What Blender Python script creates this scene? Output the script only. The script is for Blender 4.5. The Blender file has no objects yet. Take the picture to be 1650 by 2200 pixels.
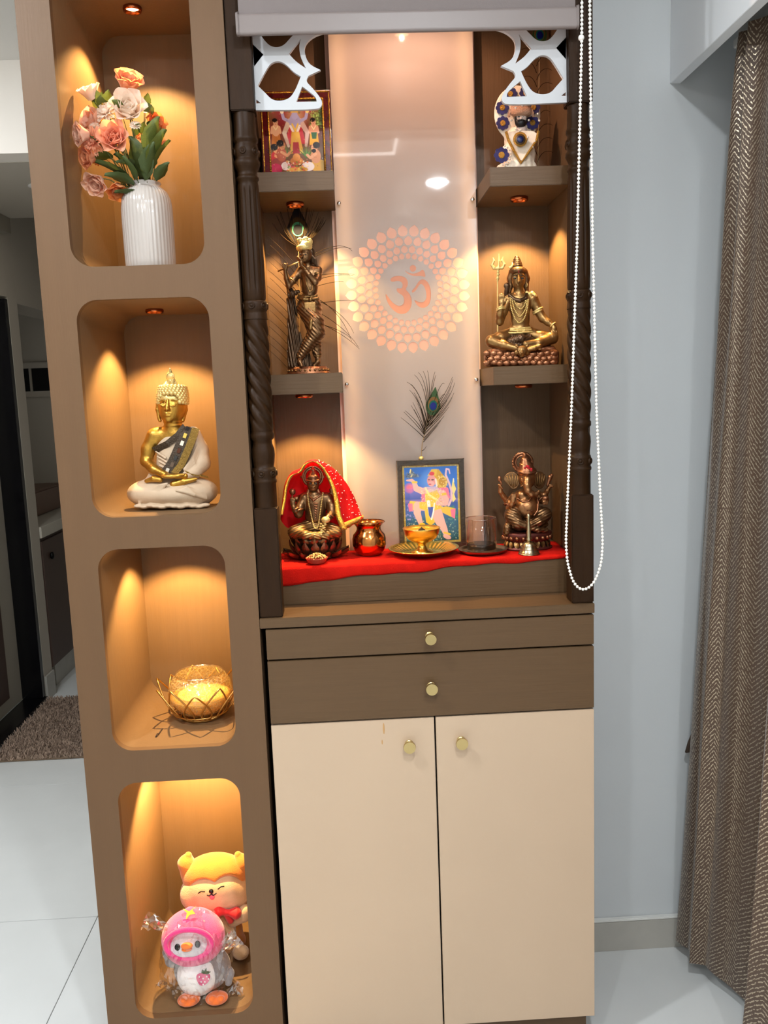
import bpy, bmesh, math, random
import numpy as np
from mathutils import Vector, Matrix
random.seed(7)
S = bpy.context.scene
COL = S.collection
PI = math.pi
# ------------------------------------------------------------------ camera
cam = bpy.data.cameras.new('camera'); cam_o = bpy.data.objects.new('camera', cam); COL.objects.link(cam_o)
fw = Vector((0.03681866, 0.98929244, -0.14122628)); rt = Vector((0.99842145, -0.04241446, -0.03681866)); up = Vector((0.04241446, 0.13964773, 0.98929244))
M = Matrix(((rt.x, up.x, -fw.x), (rt.y, up.y, -fw.y), (rt.z, up.z, -fw.z))).to_4x4()
M.translation = Vector((0.211, -1.8917, 1.65)); cam_o.matrix_world = M
cam.sensor_width = 36; cam.sensor_height = 36; cam.sensor_fit = 'AUTO'
cam.lens = 1819.34 * 36 / 2200; cam.clip_start = 0.02
S.camera = cam_o
# ------------------------------------------------------------------ world, exposure
w = bpy.data.worlds.new('world'); S.world = w; w.use_nodes = True
w.node_tree.nodes['Background'].inputs[0].default_value = (.75, .85, 1, 1)
w.node_tree.nodes['Background'].inputs[1].default_value = 0.05
S.view_settings.view_transform = 'Standard'; S.view_settings.look = 'None'
S.view_settings.gamma = 1; S.view_settings.use_curve_mapping = False
S.view_settings.exposure = 0.0
# light strengths (watts) of the lamps, added ones included
ROOM_W = 25.0; NICHE_W = 27.0; SHELF_W = 19.0; TOP_W = 11.0; LED_E = 14.0
WARM = (1.0, .65, .27); COOL = (.92, .965, 1.0)
CEIL = 2.95
# ------------------------------------------------------------------ helpers
WORLD = {}
def lin(h):
    if not isinstance(h, str): return tuple(h)
    v = [int(h[i:i+2], 16) / 255 for i in (0, 2, 4)]
    return tuple(x / 12.92 if x <= .04045 else ((x + .055) / 1.055) ** 2.4 for x in v)
MATS = {}
def mat(name, col, rough=.5, metal=0, bump=0, bscale=60, stretch=(1, 1, 1), var=0, vscale=8, emit=0, trans=0, ior=1.45, alpha=1, sheen=0, coat=0, translucent=0, spec=.5, sss=0):
    if name in MATS: return MATS[name]
    m = bpy.data.materials.new(name); m.use_nodes = True; MATS[name] = m
    nt = m.node_tree; b = nt.nodes['Principled BSDF']; I = b.inputs; c = lin(col)
    I['Base Color'].default_value = (*c, 1); I['Roughness'].default_value = rough; I['Metallic'].default_value = metal
    I['IOR'].default_value = ior; I['Alpha'].default_value = alpha; I['Specular IOR Level'].default_value = spec
    I['Transmission Weight'].default_value = trans; I['Coat Weight'].default_value = coat; I['Sheen Weight'].default_value = sheen
    if sss: I['Subsurface Weight'].default_value = sss; I['Subsurface Radius'].default_value = (.01, .006, .004); I['Subsurface Scale'].default_value = 1
    if emit: I['Emission Color'].default_value = (*c, 1); I['Emission Strength'].default_value = emit
    if bump or var:
        tc = nt.nodes.new('ShaderNodeTexCoord'); mp = nt.nodes.new('ShaderNodeMapping'); mp.inputs['Scale'].default_value = stretch
        nt.links.new(tc.outputs['Object'], mp.inputs[0])
        if bump:
            n = nt.nodes.new('ShaderNodeTexNoise'); n.inputs['Scale'].default_value = bscale; n.inputs['Detail'].default_value = 3
            nt.links.new(mp.outputs[0], n.inputs[0])
            bp = nt.nodes.new('ShaderNodeBump'); bp.inputs['Strength'].default_value = bump; bp.inputs['Distance'].default_value = .004
            nt.links.new(n.outputs['Fac'], bp.inputs['Height']); nt.links.new(bp.outputs[0], I['Normal'])
        if var:
            n2 = nt.nodes.new('ShaderNodeTexNoise'); n2.inputs['Scale'].default_value = vscale; n2.inputs['Detail'].default_value = 5
            nt.links.new(mp.outputs[0], n2.inputs[0])
            r = nt.nodes.new('ShaderNodeMapRange'); r.inputs[1].default_value = .3; r.inputs[2].default_value = .7
            r.inputs[3].default_value = 1 - var; r.inputs[4].default_value = 1 + var
            nt.links.new(n2.outputs['Fac'], r.inputs[0])
            mx = nt.nodes.new('ShaderNodeMix'); mx.data_type = 'RGBA'; mx.blend_type = 'MULTIPLY'; mx.inputs[0].default_value = 1
            mx.inputs[6].default_value = (*c, 1); nt.links.new(r.outputs[0], mx.inputs[7]); nt.links.new(mx.outputs[2], I['Base Color'])
    if translucent:
        tr = nt.nodes.new('ShaderNodeBsdfTranslucent'); tr.inputs[0].default_value = (*c, 1)
        ms = nt.nodes.new('ShaderNodeMixShader'); ms.inputs[0].default_value = translucent
        nt.links.new(b.outputs[0], ms.inputs[1]); nt.links.new(tr.outputs[0], ms.inputs[2])
        nt.links.new(ms.outputs[0], nt.nodes['Material Output'].inputs[0])
    return m
def glassy(name, col=(1, 1, 1), mixf=.12, rough=.03, bump=0, bscale=80, frost=None):
    # thin clear sheet: mostly transparent, partly glossy (cheap real see-through film or thin glass)
    if name in MATS: return MATS[name]
    m = bpy.data.materials.new(name); m.use_nodes = True; MATS[name] = m; nt = m.node_tree
    nt.nodes.remove(nt.nodes['Principled BSDF'])
    t = nt.nodes.new('ShaderNodeBsdfTransparent'); t.inputs[0].default_value = (*lin(col), 1)
    g = nt.nodes.new('ShaderNodeBsdfGlossy'); g.inputs['Roughness'].default_value = rough
    f = nt.nodes.new('ShaderNodeLayerWeight'); f.inputs[0].default_value = .5
    pw = nt.nodes.new('ShaderNodeMath'); pw.operation = 'POWER'; pw.inputs[1].default_value = 4; nt.links.new(f.outputs['Facing'], pw.inputs[0])
    a = nt.nodes.new('ShaderNodeMath'); a.operation = 'MULTIPLY_ADD'; a.inputs[1].default_value = .6; a.inputs[2].default_value = mixf
    a.use_clamp = True
    ms = nt.nodes.new('ShaderNodeMixShader')
    nt.links.new(pw.outputs[0], a.inputs[0]); nt.links.new(a.outputs[0], ms.inputs[0])
    nt.links.new(t.outputs[0], ms.inputs[1]); nt.links.new(g.outputs[0], ms.inputs[2]); nt.links.new(ms.outputs[0], nt.nodes['Material Output'].inputs[0])
    if bump:
        n = nt.nodes.new('ShaderNodeTexVoronoi'); n.inputs['Scale'].default_value = bscale; n.feature = 'DISTANCE_TO_EDGE'
        tc = nt.nodes.new('ShaderNodeTexCoord'); nt.links.new(tc.outputs['Object'], n.inputs[0])
        bp = nt.nodes.new('ShaderNodeBump'); bp.inputs['Strength'].default_value = bump; bp.inputs['Distance'].default_value = .003
        if frost:
            mr = nt.nodes.new('ShaderNodeMapRange'); nt.links.new(n.outputs['Distance'], mr.inputs[0]); mr.inputs[1].default_value = .02; mr.inputs[2].default_value = .16; mr.inputs[3].default_value = frost[1]; mr.inputs[4].default_value = frost[2]
            df = nt.nodes.new('ShaderNodeBsdfTranslucent'); df.inputs[0].default_value = (*lin(frost[0]), 1); d2 = nt.nodes.new('ShaderNodeBsdfDiffuse'); d2.inputs[0].default_value = (*lin(frost[0]), 1)
            m1 = nt.nodes.new('ShaderNodeMixShader'); nt.links.new(df.outputs[0], m1.inputs[1]); nt.links.new(d2.outputs[0], m1.inputs[2])
            m2 = nt.nodes.new('ShaderNodeMixShader'); nt.links.new(mr.outputs[0], m2.inputs[0]); nt.links.new(ms.outputs[0], m2.inputs[1]); nt.links.new(m1.outputs[0], m2.inputs[2]); nt.links.new(m2.outputs[0], nt.nodes['Material Output'].inputs[0])
        nt.links.new(n.outputs['Distance'], bp.inputs['Height']); nt.links.new(bp.outputs[0], g.inputs['Normal']); nt.links.new(bp.outputs[0], f.inputs['Normal'])
    return m
def tag(o, label=None, cat=None, group=None, kind=None):
    if label: o['label'] = label
    if cat: o['category'] = cat
    if group: o['group'] = group
    if kind: o['kind'] = kind
    return o
def attach(o, parent, world=True):
    WORLD[o.name] = Matrix.Identity(4) if (world or parent is None) else WORLD[parent.name]
    if parent is not None:
        o.parent = parent
        if world: o.matrix_parent_inverse = WORLD[parent.name].inverted()
def thing(name, label, cat, loc=(0, 0, 0), rz=0, group=None):
    o = bpy.data.objects.new(name, None); COL.objects.link(o); o.location = loc; o.rotation_euler = (0, 0, rz)
    o.empty_display_size = .02
    WORLD[o.name] = Matrix.Translation(loc) @ Matrix.Rotation(rz, 4, 'Z')
    return tag(o, label, cat, group)
def link(name, me, m=None, parent=None, world=True, smooth=False):
    o = bpy.data.objects.new(name, me); COL.objects.link(o)
    if m is not None: me.materials.clear(); me.materials.append(m)
    if smooth: me.polygons.foreach_set('use_smooth', [True] * len(me.polygons))
    attach(o, parent, world); return o
def obj(name, V, F, m=None, parent=None, world=True, smooth=False):
    me = bpy.data.meshes.new(name); me.from_pydata([tuple(v) for v in V], [], F); me.update()
    return link(name, me, m, parent, world, smooth)
def npmesh(name, V, Q):
    me = bpy.data.meshes.new(name); V = np.asarray(V, np.float32); Q = np.asarray(Q, np.int32); k = Q.shape[1]
    me.vertices.add(len(V)); me.vertices.foreach_set('co', V.ravel())
    me.loops.add(Q.size); me.loops.foreach_set('vertex_index', Q.ravel())
    me.polygons.add(len(Q)); me.polygons.foreach_set('loop_start', np.arange(0, Q.size, k, dtype=np.int32))
    me.update(); me.validate(); return me
class MB:
    "collects simple shapes into one mesh"
    def __init__(s): s.V = []; s.F = []
    def add(s, V, F):
        n = len(s.V); s.V += [tuple(v) for v in V]; s.F += [tuple(i + n for i in f) for f in F]; return s
    def box(s, x0, x1, y0, y1, z0, z1):
        return s.add([(x, y, z) for x in (x0, x1) for y in (y0, y1) for z in (z0, z1)], [(0, 1, 3, 2), (4, 6, 7, 5), (0, 4, 5, 1), (2, 3, 7, 6), (0, 2, 6, 4), (1, 5, 7, 3)])
    def grid(s, P, closeu=False, closev=False):
        nu, nv = len(P), len(P[0]); V = [p for r in P for p in r]; F = []
        for i in range(nu if closeu else nu - 1):
            for j in range(nv if closev else nv - 1):
                a, b = i, (i + 1) % nu; c, d = j, (j + 1) % nv
                F.append((a * nv + c, b * nv + c, b * nv + d, a * nv + d))
        return s.add(V, F)
    def lathe(s, prof, seg=32, c=(0, 0, 0), rib=0, nrib=0):
        P = []
        for i in range(seg):
            a = 2 * PI * i / seg; k = 1 + (rib * math.cos(nrib * a) if rib else 0)
            P.append([(c[0] + r * k * math.cos(a), c[1] + r * k * math.sin(a), c[2] + z) for r, z in prof])
        return s.grid(P, closeu=True)
    def tube(s, pts, r, seg=8, cap=True, closed=False):
        pts = [Vector(p) for p in pts]; n = len(pts); rr = r if isinstance(r, (list, tuple)) else [r] * n
        ref = None; P = []
        for i in range(n):
            t = (pts[(i + 1) % n] - pts[i - 1]) if closed else (pts[min(i + 1, n - 1)] - pts[max(i - 1, 0)])
            t = t.normalized() if t.length > 1e-9 else Vector((0, 0, 1))
            if ref is None: ref = Vector((0, 1, 0)) if abs(t.y) < .9 else Vector((1, 0, 0))
            u = (ref - t * ref.dot(t)); u = u.normalized() if u.length > 1e-6 else t.orthogonal().normalized(); ref = u
            v = t.cross(u)
            P.append([pts[i] + rr[i] * (math.cos(2 * PI * j / seg) * u + math.sin(2 * PI * j / seg) * v) for j in range(seg)])
        n0 = len(s.V); s.grid(P, closeu=closed, closev=True)
        if cap and not closed:
            s.F.append(tuple(n0 + j for j in range(seg))[::-1]); s.F.append(tuple(n0 + (n - 1) * seg + j for j in range(seg)))
        return s
    def ball(s, c, r, seg=10, rings=7):
        rx, ry, rz = (r, r, r) if not isinstance(r, (list, tuple)) else r
        P = []
        for i in range(seg):
            a = 2 * PI * i / seg
            P.append([(c[0] + rx * math.sin(PI * j / rings) * math.cos(a), c[1] + ry * math.sin(PI * j / rings) * math.sin(a), c[2] + rz * math.cos(PI * j / rings)) for j in range(rings + 1)])
        return s.grid(P, closeu=True)
    def obj(s, name, m=None, parent=None, world=True, smooth=False, bevel=0, bseg=2, merge=False):
        me = bpy.data.meshes.new(name); me.from_pydata(s.V, [], s.F); me.update()
        bm = bmesh.new(); bm.from_mesh(me)
        if merge or smooth: bmesh.ops.remove_doubles(bm, verts=bm.verts, dist=1e-6)
        if bevel: bmesh.ops.bevel(bm, geom=[e for e in bm.edges if len(e.link_faces) == 2 and e.calc_face_angle(0) > .6], offset=bevel, segments=bseg, affect='EDGES', clamp_overlap=True)
        bmesh.ops.recalc_face_normals(bm, faces=bm.faces)
        bm.to_mesh(me); bm.free()
        o = link(name, me, m, parent, world, smooth)
        if bevel:
            for p in me.polygons: p.use_smooth = True
            try: me.set_sharp_from_angle(angle=.7)
            except Exception: pass
        return o
def box(name, x0, x1, y0, y1, z0, z1, m, parent=None, bevel=.0015, world=True):
    return MB().box(x0, x1, y0, y1, z0, z1).obj(name, m, parent, world, bevel=bevel)
def plate(name, loops, y0, y1, m, parent=None, world=True, bevel=0):
    "flat cut-out sheet in the XZ plane between y0 and y1; first loop is the outline, the rest are holes"
    cu = bpy.data.curves.new(name, 'CURVE'); cu.dimensions = '2D'; cu.fill_mode = 'BOTH'; cu.extrude = abs(y1 - y0) / 2
    if bevel: cu.bevel_depth = bevel; cu.bevel_resolution = 1
    for L in loops:
        sp = cu.splines.new('POLY'); sp.points.add(len(L) - 1)
        for p, q in zip(sp.points, L): p.co = (q[0], q[1], 0, 1)
        sp.use_cyclic_u = True
    t = bpy.data.objects.new('tmp', cu); COL.objects.link(t)
    bpy.context.view_layer.update()
    me = bpy.data.meshes.new_from_object(t.evaluated_get(bpy.context.evaluated_depsgraph_get())); me.name = name
    bpy.data.objects.remove(t); bpy.data.curves.remove(cu)
    me.transform(Matrix(((1, 0, 0, 0), (0, 0, -1, (y0 + y1) / 2), (0, 1, 0, 0), (0, 0, 0, 1))))
    me.update()
    return link(name, me, m, parent, world)
def rrect(x0, x1, z0, z1, r, n=10):
    L = []
    for cx, cz, a0 in ((x1 - r, z0 + r, -PI / 2), (x1 - r, z1 - r, 0), (x0 + r, z1 - r, PI / 2), (x0 + r, z0 + r, PI)):
        for i in range(n + 1):
            a = a0 + PI / 2 * i / n; L.append((cx + r * math.cos(a), cz + r * math.sin(a)))
    return L
def smooth_loop(pts, it=2):
    "corner-cutting so traced outlines become curves; a point given as (x, z, 1) stays sharp"
    P = [(p[0], p[1], len(p) > 2) for p in pts]
    for _ in range(it):
        Q = []
        for i, (x, z, sh) in enumerate(P):
            px, pz, _ = P[i - 1]; nx, nz, _ = P[(i + 1) % len(P)]
            if sh: Q.append((x, z, True))
            else: Q += [(x * .75 + px * .25, z * .75 + pz * .25, False), (x * .75 + nx * .25, z * .75 + nz * .25, False)]
        P = Q
    return [(x, z) for x, z, _ in P]
def copy_tree(o, parent=None):
    c = o.copy(); COL.objects.link(c); c.parent = parent; WORLD[c.name] = WORLD[o.name]
    for ch in list(o.children): copy_tree(ch, c)
    return c
def spot(name, loc, W, ang, blend, col, parent=None, r=.005, rot=(0, 0, 0)):
    l = bpy.data.lights.new(name, 'SPOT'); l.energy = W; l.spot_size = math.radians(ang); l.spot_blend = blend; l.color = col; l.shadow_soft_size = r
    o = bpy.data.objects.new(name, l); COL.objects.link(o); o.location = loc; o.rotation_euler = rot; attach(o, parent); return o
def area(name, loc, W, size, col, parent=None, shape='DISK', rot=(0, 0, 0), sy=None):
    l = bpy.data.lights.new(name, 'AREA'); l.energy = W; l.shape = shape; l.size = size; l.color = col
    if sy: l.size_y = sy
    o = bpy.data.objects.new(name, l); COL.objects.link(o); o.location = loc; o.rotation_euler = rot; attach(o, parent); return o
# ------------------------------------------------------------------ solid modelling by distance fields (statues, toys)
class SDF:
    def __init__(s, vox=.0012): s.P = []; s.vox = vox
    def _b(s, pts, r, k):
        p = np.array([tuple(q) for q in pts], float); return p.min(0) - r - k * 1.2 - 3 * s.vox, p.max(0) + r + k * 1.2 + 3 * s.vox
    def cone(s, a, b, ra, rb, k=.004, op='u'):
        a = np.array(tuple(a), float); b = np.array(tuple(b), float); d = b - a; L = max(d @ d, 1e-12)
        def f(X, Y, Z):
            t = np.clip(((X - a[0]) * d[0] + (Y - a[1]) * d[1] + (Z - a[2]) * d[2]) / L, 0, 1)
            return np.sqrt((X - a[0] - t * d[0]) ** 2 + (Y - a[1] - t * d[1]) ** 2 + (Z - a[2] - t * d[2]) ** 2) - (ra + (rb - ra) * t)
        s.P.append((f, s._b([a, b], max(ra, rb), k), k, op)); return s
    def ell(s, c, r, k=.004, rot=None, op='u'):
        c = np.array(tuple(c), float); r = np.array(r if hasattr(r, '__len__') else (r, r, r), float)
        R = np.array(rot.to_3x3().transposed()) if rot is not None else None
        def f(X, Y, Z):
            x, y, z = X - c[0], Y - c[1], Z - c[2]
            if R is not None: x, y, z = (R[0, 0] * x + R[0, 1] * y + R[0, 2] * z, R[1, 0] * x + R[1, 1] * y + R[1, 2] * z, R[2, 0] * x + R[2, 1] * y + R[2, 2] * z)
            k0 = np.sqrt((x / r[0]) ** 2 + (y / r[1]) ** 2 + (z / r[2]) ** 2); k1 = np.sqrt((x / r[0] ** 2) ** 2 + (y / r[1] ** 2) ** 2 + (z / r[2] ** 2) ** 2) + 1e-9
            return k0 * (k0 - 1) / k1
        s.P.append((f, s._b([c], r.max() if R is not None else r, k), k, op)); return s
    def box(s, c, h, rd=.002, k=.002, rot=None, op='u'):
        c = np.array(tuple(c), float); h = np.array(h, float) - rd
        R = np.array(rot.to_3x3().transposed()) if rot is not None else np.eye(3)
        def f(X, Y, Z):
            x, y, z = X - c[0], Y - c[1], Z - c[2]
            q = [np.abs(R[i, 0] * x + R[i, 1] * y + R[i, 2] * z) - h[i] for i in range(3)]
            return np.sqrt(sum(np.maximum(t, 0) ** 2 for t in q)) + np.minimum(np.maximum(np.maximum(q[0], q[1]), q[2]), 0) - rd
        s.P.append((f, s._b([c], np.linalg.norm(h) + rd, k), k, op)); return s
    def torus(s, c, R0, r, axis=(0, 0, 1), k=.002, op='u', sq=(1, 1)):
        c = np.array(tuple(c), float); ax = np.array(Vector(axis).normalized())
        def f(X, Y, Z):
            x, y, z = X - c[0], Y - c[1], Z - c[2]; h = x * ax[0] + y * ax[1] + z * ax[2]
            q = np.sqrt(np.maximum(x * x + y * y + z * z - h * h, 0)) - R0
            return np.sqrt((q / sq[0]) ** 2 + (h / sq[1]) ** 2) - r
        s.P.append((f, s._b([c], R0 + r * 2, k), k, op)); return s
    def tube(s, pts, rad, k=.002, op='u'):
        n = len(pts); rr = list(rad) if hasattr(rad, '__len__') else [rad] * n
        for i in range(n - 1): s.cone(pts[i], pts[i + 1], rr[i], rr[i + 1], k, op)
        return s
    def disp(s, lo, hi, fn):
        a, b = np.array(tuple(lo), float), np.array(tuple(hi), float); s.P.append((fn, (np.minimum(a, b), np.maximum(a, b)), 0, 'd')); return s
    def mesh(s, name):
        v = s.vox; B = [p[1] for p in s.P if p[3] == 'u']
        lo = np.min([b[0] for b in B], 0) - v; hi = np.max([b[1] for b in B], 0) + v
        n = np.ceil((hi - lo) / v).astype(int) + 1
        ax = [(lo[i] + v * np.arange(n[i])).astype(np.float32) for i in range(3)]
        F = np.full(n, .05, np.float32)
        for f, (bl, bh), k, op in s.P:
            i0 = np.clip(((bl - lo) / v).astype(int), 0, n); i1 = np.clip(((bh - lo) / v).astype(int) + 2, 0, n)
            if (i1 <= i0).any(): continue
            sl = tuple(slice(a, b) for a, b in zip(i0, i1))
            X = ax[0][sl[0]][:, None, None]; Y = ax[1][sl[1]][None, :, None]; Z = ax[2][sl[2]][None, None, :]
            d = f(X, Y, Z); A = F[sl]
            if op == 'u':
                h = np.clip(.5 + .5 * (d - A) / max(k, 1e-6), 0, 1); F[sl] = A * h + d * (1 - h) - k * h * (1 - h)
            elif op == 's':
                d = -d; h = np.clip(.5 - .5 * (d - A) / max(k, 1e-6), 0, 1); F[sl] = A * h + d * (1 - h) + k * h * (1 - h)
            else: F[sl] = A + d
        return npmesh(name, *nets(F, lo, v))
    def obj(s, name, m, parent=None, world=False):
        return link(name, s.mesh(name), m, parent, world, smooth=True)
    def pieces(s, name, m, parent):
        "one object for each separate piece of the sculpture"
        me = s.mesh(name); n = len(me.vertices); V = np.empty(n * 3, np.float32); me.vertices.foreach_get('co', V); V = V.reshape(-1, 3)
        Q = np.empty(len(me.loops), np.int32); me.loops.foreach_get('vertex_index', Q); Q = Q.reshape(-1, 4); bpy.data.meshes.remove(me)
        L = np.arange(n)
        while True:
            mn = L[Q].min(1); N = L.copy()
            for i in range(4): np.minimum.at(N, Q[:, i], mn)
            N = N[N]; N = N[N]
            if (N == L).all(): break
            L = N
        for r in np.unique(L):
            vi = np.where(L == r)[0]
            if len(vi) < 20: continue
            mp_ = np.full(n, -1); mp_[vi] = np.arange(len(vi)); link(name, npmesh(name, V[vi], mp_[Q[L[Q[:, 0]] == r]]), m, parent, False, smooth=True)
def nets(F, lo, v):
    Sg = F < 0
    c = np.zeros(tuple(x - 1 for x in F.shape), np.uint8); sl = [slice(0, -1), slice(1, None)]
    corners = [(a, b, d) for a in (0, 1) for b in (0, 1) for d in (0, 1)]
    for a, b, d in corners: c += Sg[sl[a], sl[b], sl[d]]
    act = (c > 0) & (c < 8); I = np.argwhere(act); idx = np.full(c.shape, -1, np.int32); idx[act] = np.arange(len(I))
    fv = {k: F[I[:, 0] + k[0], I[:, 1] + k[1], I[:, 2] + k[2]] for k in corners}
    acc = np.zeros((len(I), 3)); cnt = np.zeros(len(I))
    for k in corners:
        for axn in range(3):
            if k[axn] == 0:
                k2 = list(k); k2[axn] = 1; a, b = fv[k], fv[tuple(k2)]; mk = (a < 0) != (b < 0)
                t = np.where(mk, a / np.where(mk, a - b, 1), 0); p = np.zeros((len(I), 3)); p[:] = k; p[:, axn] = t
                acc += p * mk[:, None]; cnt += mk
    V = lo + v * (I + acc / cnt[:, None]); Q = []
    for axn in range(3):
        a = [slice(None)] * 3; b = [slice(None)] * 3; a[axn] = slice(0, -1); b[axn] = slice(1, None)
        s0, s1 = Sg[tuple(a)], Sg[tuple(b)]; E = np.argwhere(s0 != s1)
        if not len(E): continue
        u, w_ = [(1, 2), (2, 0), (0, 1)][axn]
        ok = (E[:, u] > 0) & (E[:, w_] > 0) & (E[:, u] < c.shape[u]) & (E[:, w_] < c.shape[w_]); E = E[ok]
        ins = s0[tuple(E.T)]
        def cid(du, dw):
            q = E.copy(); q[:, u] += du; q[:, w_] += dw; return idx[tuple(q.T)]
        q = np.stack([cid(-1, -1), cid(0, -1), cid(0, 0), cid(-1, 0)], 1)
        q[~ins] = q[~ins][:, ::-1]; Q.append(q)
    Q = np.concatenate(Q); Q = Q[(Q >= 0).all(1)]
    return V, Q
class Trace:
    "sculpting space: study-sheet units (x right, y down, d away) to metres at the thing's own base; undoes the lean of the study sheet"
    def __init__(s, x0, y0, u, k, h, g, e): s.a = (x0, y0, u, k, h, g, e)
    def __call__(s, x, y, d=0):
        x0, y0, u, k, h, g, e = s.a
        return Vector((u * ((x - x0) - k * (y - y0) + g * d), u * d, u * ((y0 - y) + h * (x - x0) - e * d)))
# ------------------------------------------------------------------ materials of the place
m_lam = mat('taupe_laminate', '59432c', .45, spec=.35, bump=.12, bscale=220, stretch=(.05, 1, 1), var=.05, vscale=120)
m_lamv = mat('taupe_laminate_upright', '59422b', .45, spec=.35, bump=.10, bscale=220, stretch=(1, 1, .05), var=.05, vscale=120)
m_col = mat('column_laminate', '644a32', .5, spec=.35, bump=.06, bscale=240, stretch=(1, 1, .06), var=.03, vscale=30)
m_niche = mat('niche_laminate', '745a3e', .42, spec=.35, bump=.08, bscale=240, stretch=(1, 1, .06), var=.03, vscale=90)
m_cream = mat('cream_laminate', 'bea68d', .38, bump=.03, bscale=90, var=.025, vscale=3)
m_wall = mat('blue_grey_paint', 'c8ccce', .7, bump=.05, bscale=120, var=.02, vscale=2)
m_white = mat('white_paint', 'dedbd6', .75, bump=.03, bscale=150)
m_taupew = mat('taupe_paint', 'b3aca0', .75, bump=.04, bscale=120)
m_tile = mat('floor_tile', 'd2d4d3', .28, bump=.015, bscale=30, var=.03, vscale=4)
m_grout = mat('grout', '6f6f6c', .9)
m_skirt = mat('skirting_tile', 'aaa79f', .4, var=.05, vscale=14)
m_gran = mat('black_granite', '0c0c0f', .22, var=.7, vscale=60)
m_dkwood = mat('dark_brown_laminate', '4a3830', .5, var=.06, vscale=20)
m_black = mat('black_metal', '0b0b0b', .4, metal=.6)
m_dark = mat('dark_gap', '0d0c0b', .9)
m_chrome = mat('polished_steel', 'd8d8d8', .12, metal=1)
m_knob = mat('brushed_gold', 'c2ac78', .28, metal=1, bump=.03, bscale=300)
m_copper = mat('copper_ring', 'b8683e', .25, metal=1)
m_lampw = mat('lamp_glow_warm', (1, .68, .34), .5, emit=14)
m_lampc = mat('lamp_glow_cool', (1, .98, .95), .5, emit=14)
m_led = mat('led_glow', (1, .62, .30), .5, emit=LED_E)
def st(o): o['kind'] = 'structure'; return o
# ------------------------------------------------------------------ floor: a bed with every tile laid on it
fl = st(box('floor', -2.7, 1.36, -3.6, 4.4, -.06, -.003, m_grout, bevel=0))
tm = None; g = .0012
xs = [-2.65, -1.66, -.67, .32, 1.31]; ys = [-3.28 + .99 * i for i in range(9)]
for i in range(-1, len(xs)):
    for j in range(-1, len(ys)):
        x0 = xs[i] if i >= 0 else -2.7; x1 = xs[i + 1] if i + 1 < len(xs) else 1.36
        y0 = ys[j] if j >= 0 else -3.6; y1 = ys[j + 1] if j + 1 < len(ys) else 4.4
        if y1 - y0 < .02 or x1 - x0 < .02: continue
        if x1 - x0 > .9 and y1 - y0 > .9:
            if tm is None:
                tm = MB().box(-.495 + g, .495 - g, -.495 + g, .495 - g, -.012, 0).obj('floor_tile', m_tile, fl, bevel=.0008); tm.location = (x0 + .495, y0 + .495, 0)
            else:
                t = tm.copy(); COL.objects.link(t); t.location = (x0 + .495, y0 + .495, 0)
        else: box('floor_tile', x0 + g, x1 - g, y0 + g, y1 - g, -.012, 0, m_tile, fl, bevel=.0008)
# ------------------------------------------------------------------ main room shell
st(box('wall_back', -.012, 1.36, .372, .47, 0, CEIL, m_wall, bevel=0))
st(box('wall_right', 1.36, 1.46, -3.6, .47, 0, CEIL, m_wall, bevel=0))
st(box('wall_front', -2.8, 1.46, -3.7, -3.6, 0, CEIL, m_white, bevel=0))
st(box('wall_left', -2.8, -2.7, -3.7, 1.6, 0, CEIL, m_white, bevel=0))
st(box('ceiling', -2.8, 1.46, -3.7, 1.6, CEIL, CEIL + .08, m_white, bevel=0))
sk = st(MB().box(.765, 1.36, .358, .3715, .0, .092).obj('baseboard_back', m_skirt, bevel=.001))
box('lit_top_strip', .765, 1.36, .3565, .3715, .0925, .1, mat('skirting_lit_edge', 'dcdcd8', .4), sk, bevel=.002)  # light on the skirting's top face, painted as a paler strip
st(box('trim_1', 1.067, 1.094, -3.6, .3715, 2.4, CEIL - .001, mat('pelmet_paint', 'f0f3f6', .7, bump=.03, bscale=120), bevel=.001))
rail = thing('curtain_track', 'white aluminium curtain track inside the ceiling pelmet', 'curtain track', (1.19, .2, 2.43))
MB().box(1.17, 1.215, -3.4, .24, 2.432, 2.452).obj('rail', m_white, rail, bevel=.002)
MB().box(1.18, 1.205, .10, .18, 2.415, 2.4315).obj('runner', m_white, rail, bevel=.002)
MB().box(1.186, 1.2, -3.3, .25, 2.453, 2.949).obj('bracket', m_white, rail)
# ------------------------------------------------------------------ passage on the left
st(box('trim_2', -2.8, -.43, 1.6, 1.72, 2.612, CEIL + .08, mat('lintel_paint', 'e6dfd6', .7), bevel=0))
st(box('ceiling_passage', -2.8, -.3, 1.72, 2.76, 2.61, 2.7, m_taupew, bevel=0))
st(box('ceiling_utility', -2.8, -.3, 2.76, 4.4, 2.86, 2.95, m_taupew, bevel=0))
st(box('wall_passage_end', -1.75, -1.55, 2.742, 2.87, .0, 2.86, m_taupew, bevel=0))
st(box('wall_passage_side', -1.75, -1.55, 2.0, 2.7415, 2.21, 2.86, m_taupew, bevel=0))
st(box('wall_passage_near', -1.75, -1.55, 1.72, 1.999, .0, 2.61, m_taupew, bevel=0))
st(box('wall_utility_head', -1.75, -1.55, 2.871, 4.3, 2.19, 2.86, m_taupew, bevel=0))
st(box('wall_far', -2.8, -.3, 4.3, 4.4, 0, 2.86, m_taupew, bevel=0))
st(box('wall_utility_side', -2.3, -2.2, 2.9, 4.3, 0, 2.86, m_taupew, bevel=0))
st(box('wall_passage_right', -.43, -.3, .47, 4.3, 0, 2.61, m_taupew, bevel=0))
cor = st(box('trim_3', -1.549, -1.5, 1.73, 2.75, 2.53, 2.609, mat('cornice_paint', '8f887c', .7), bevel=.002))
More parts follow.
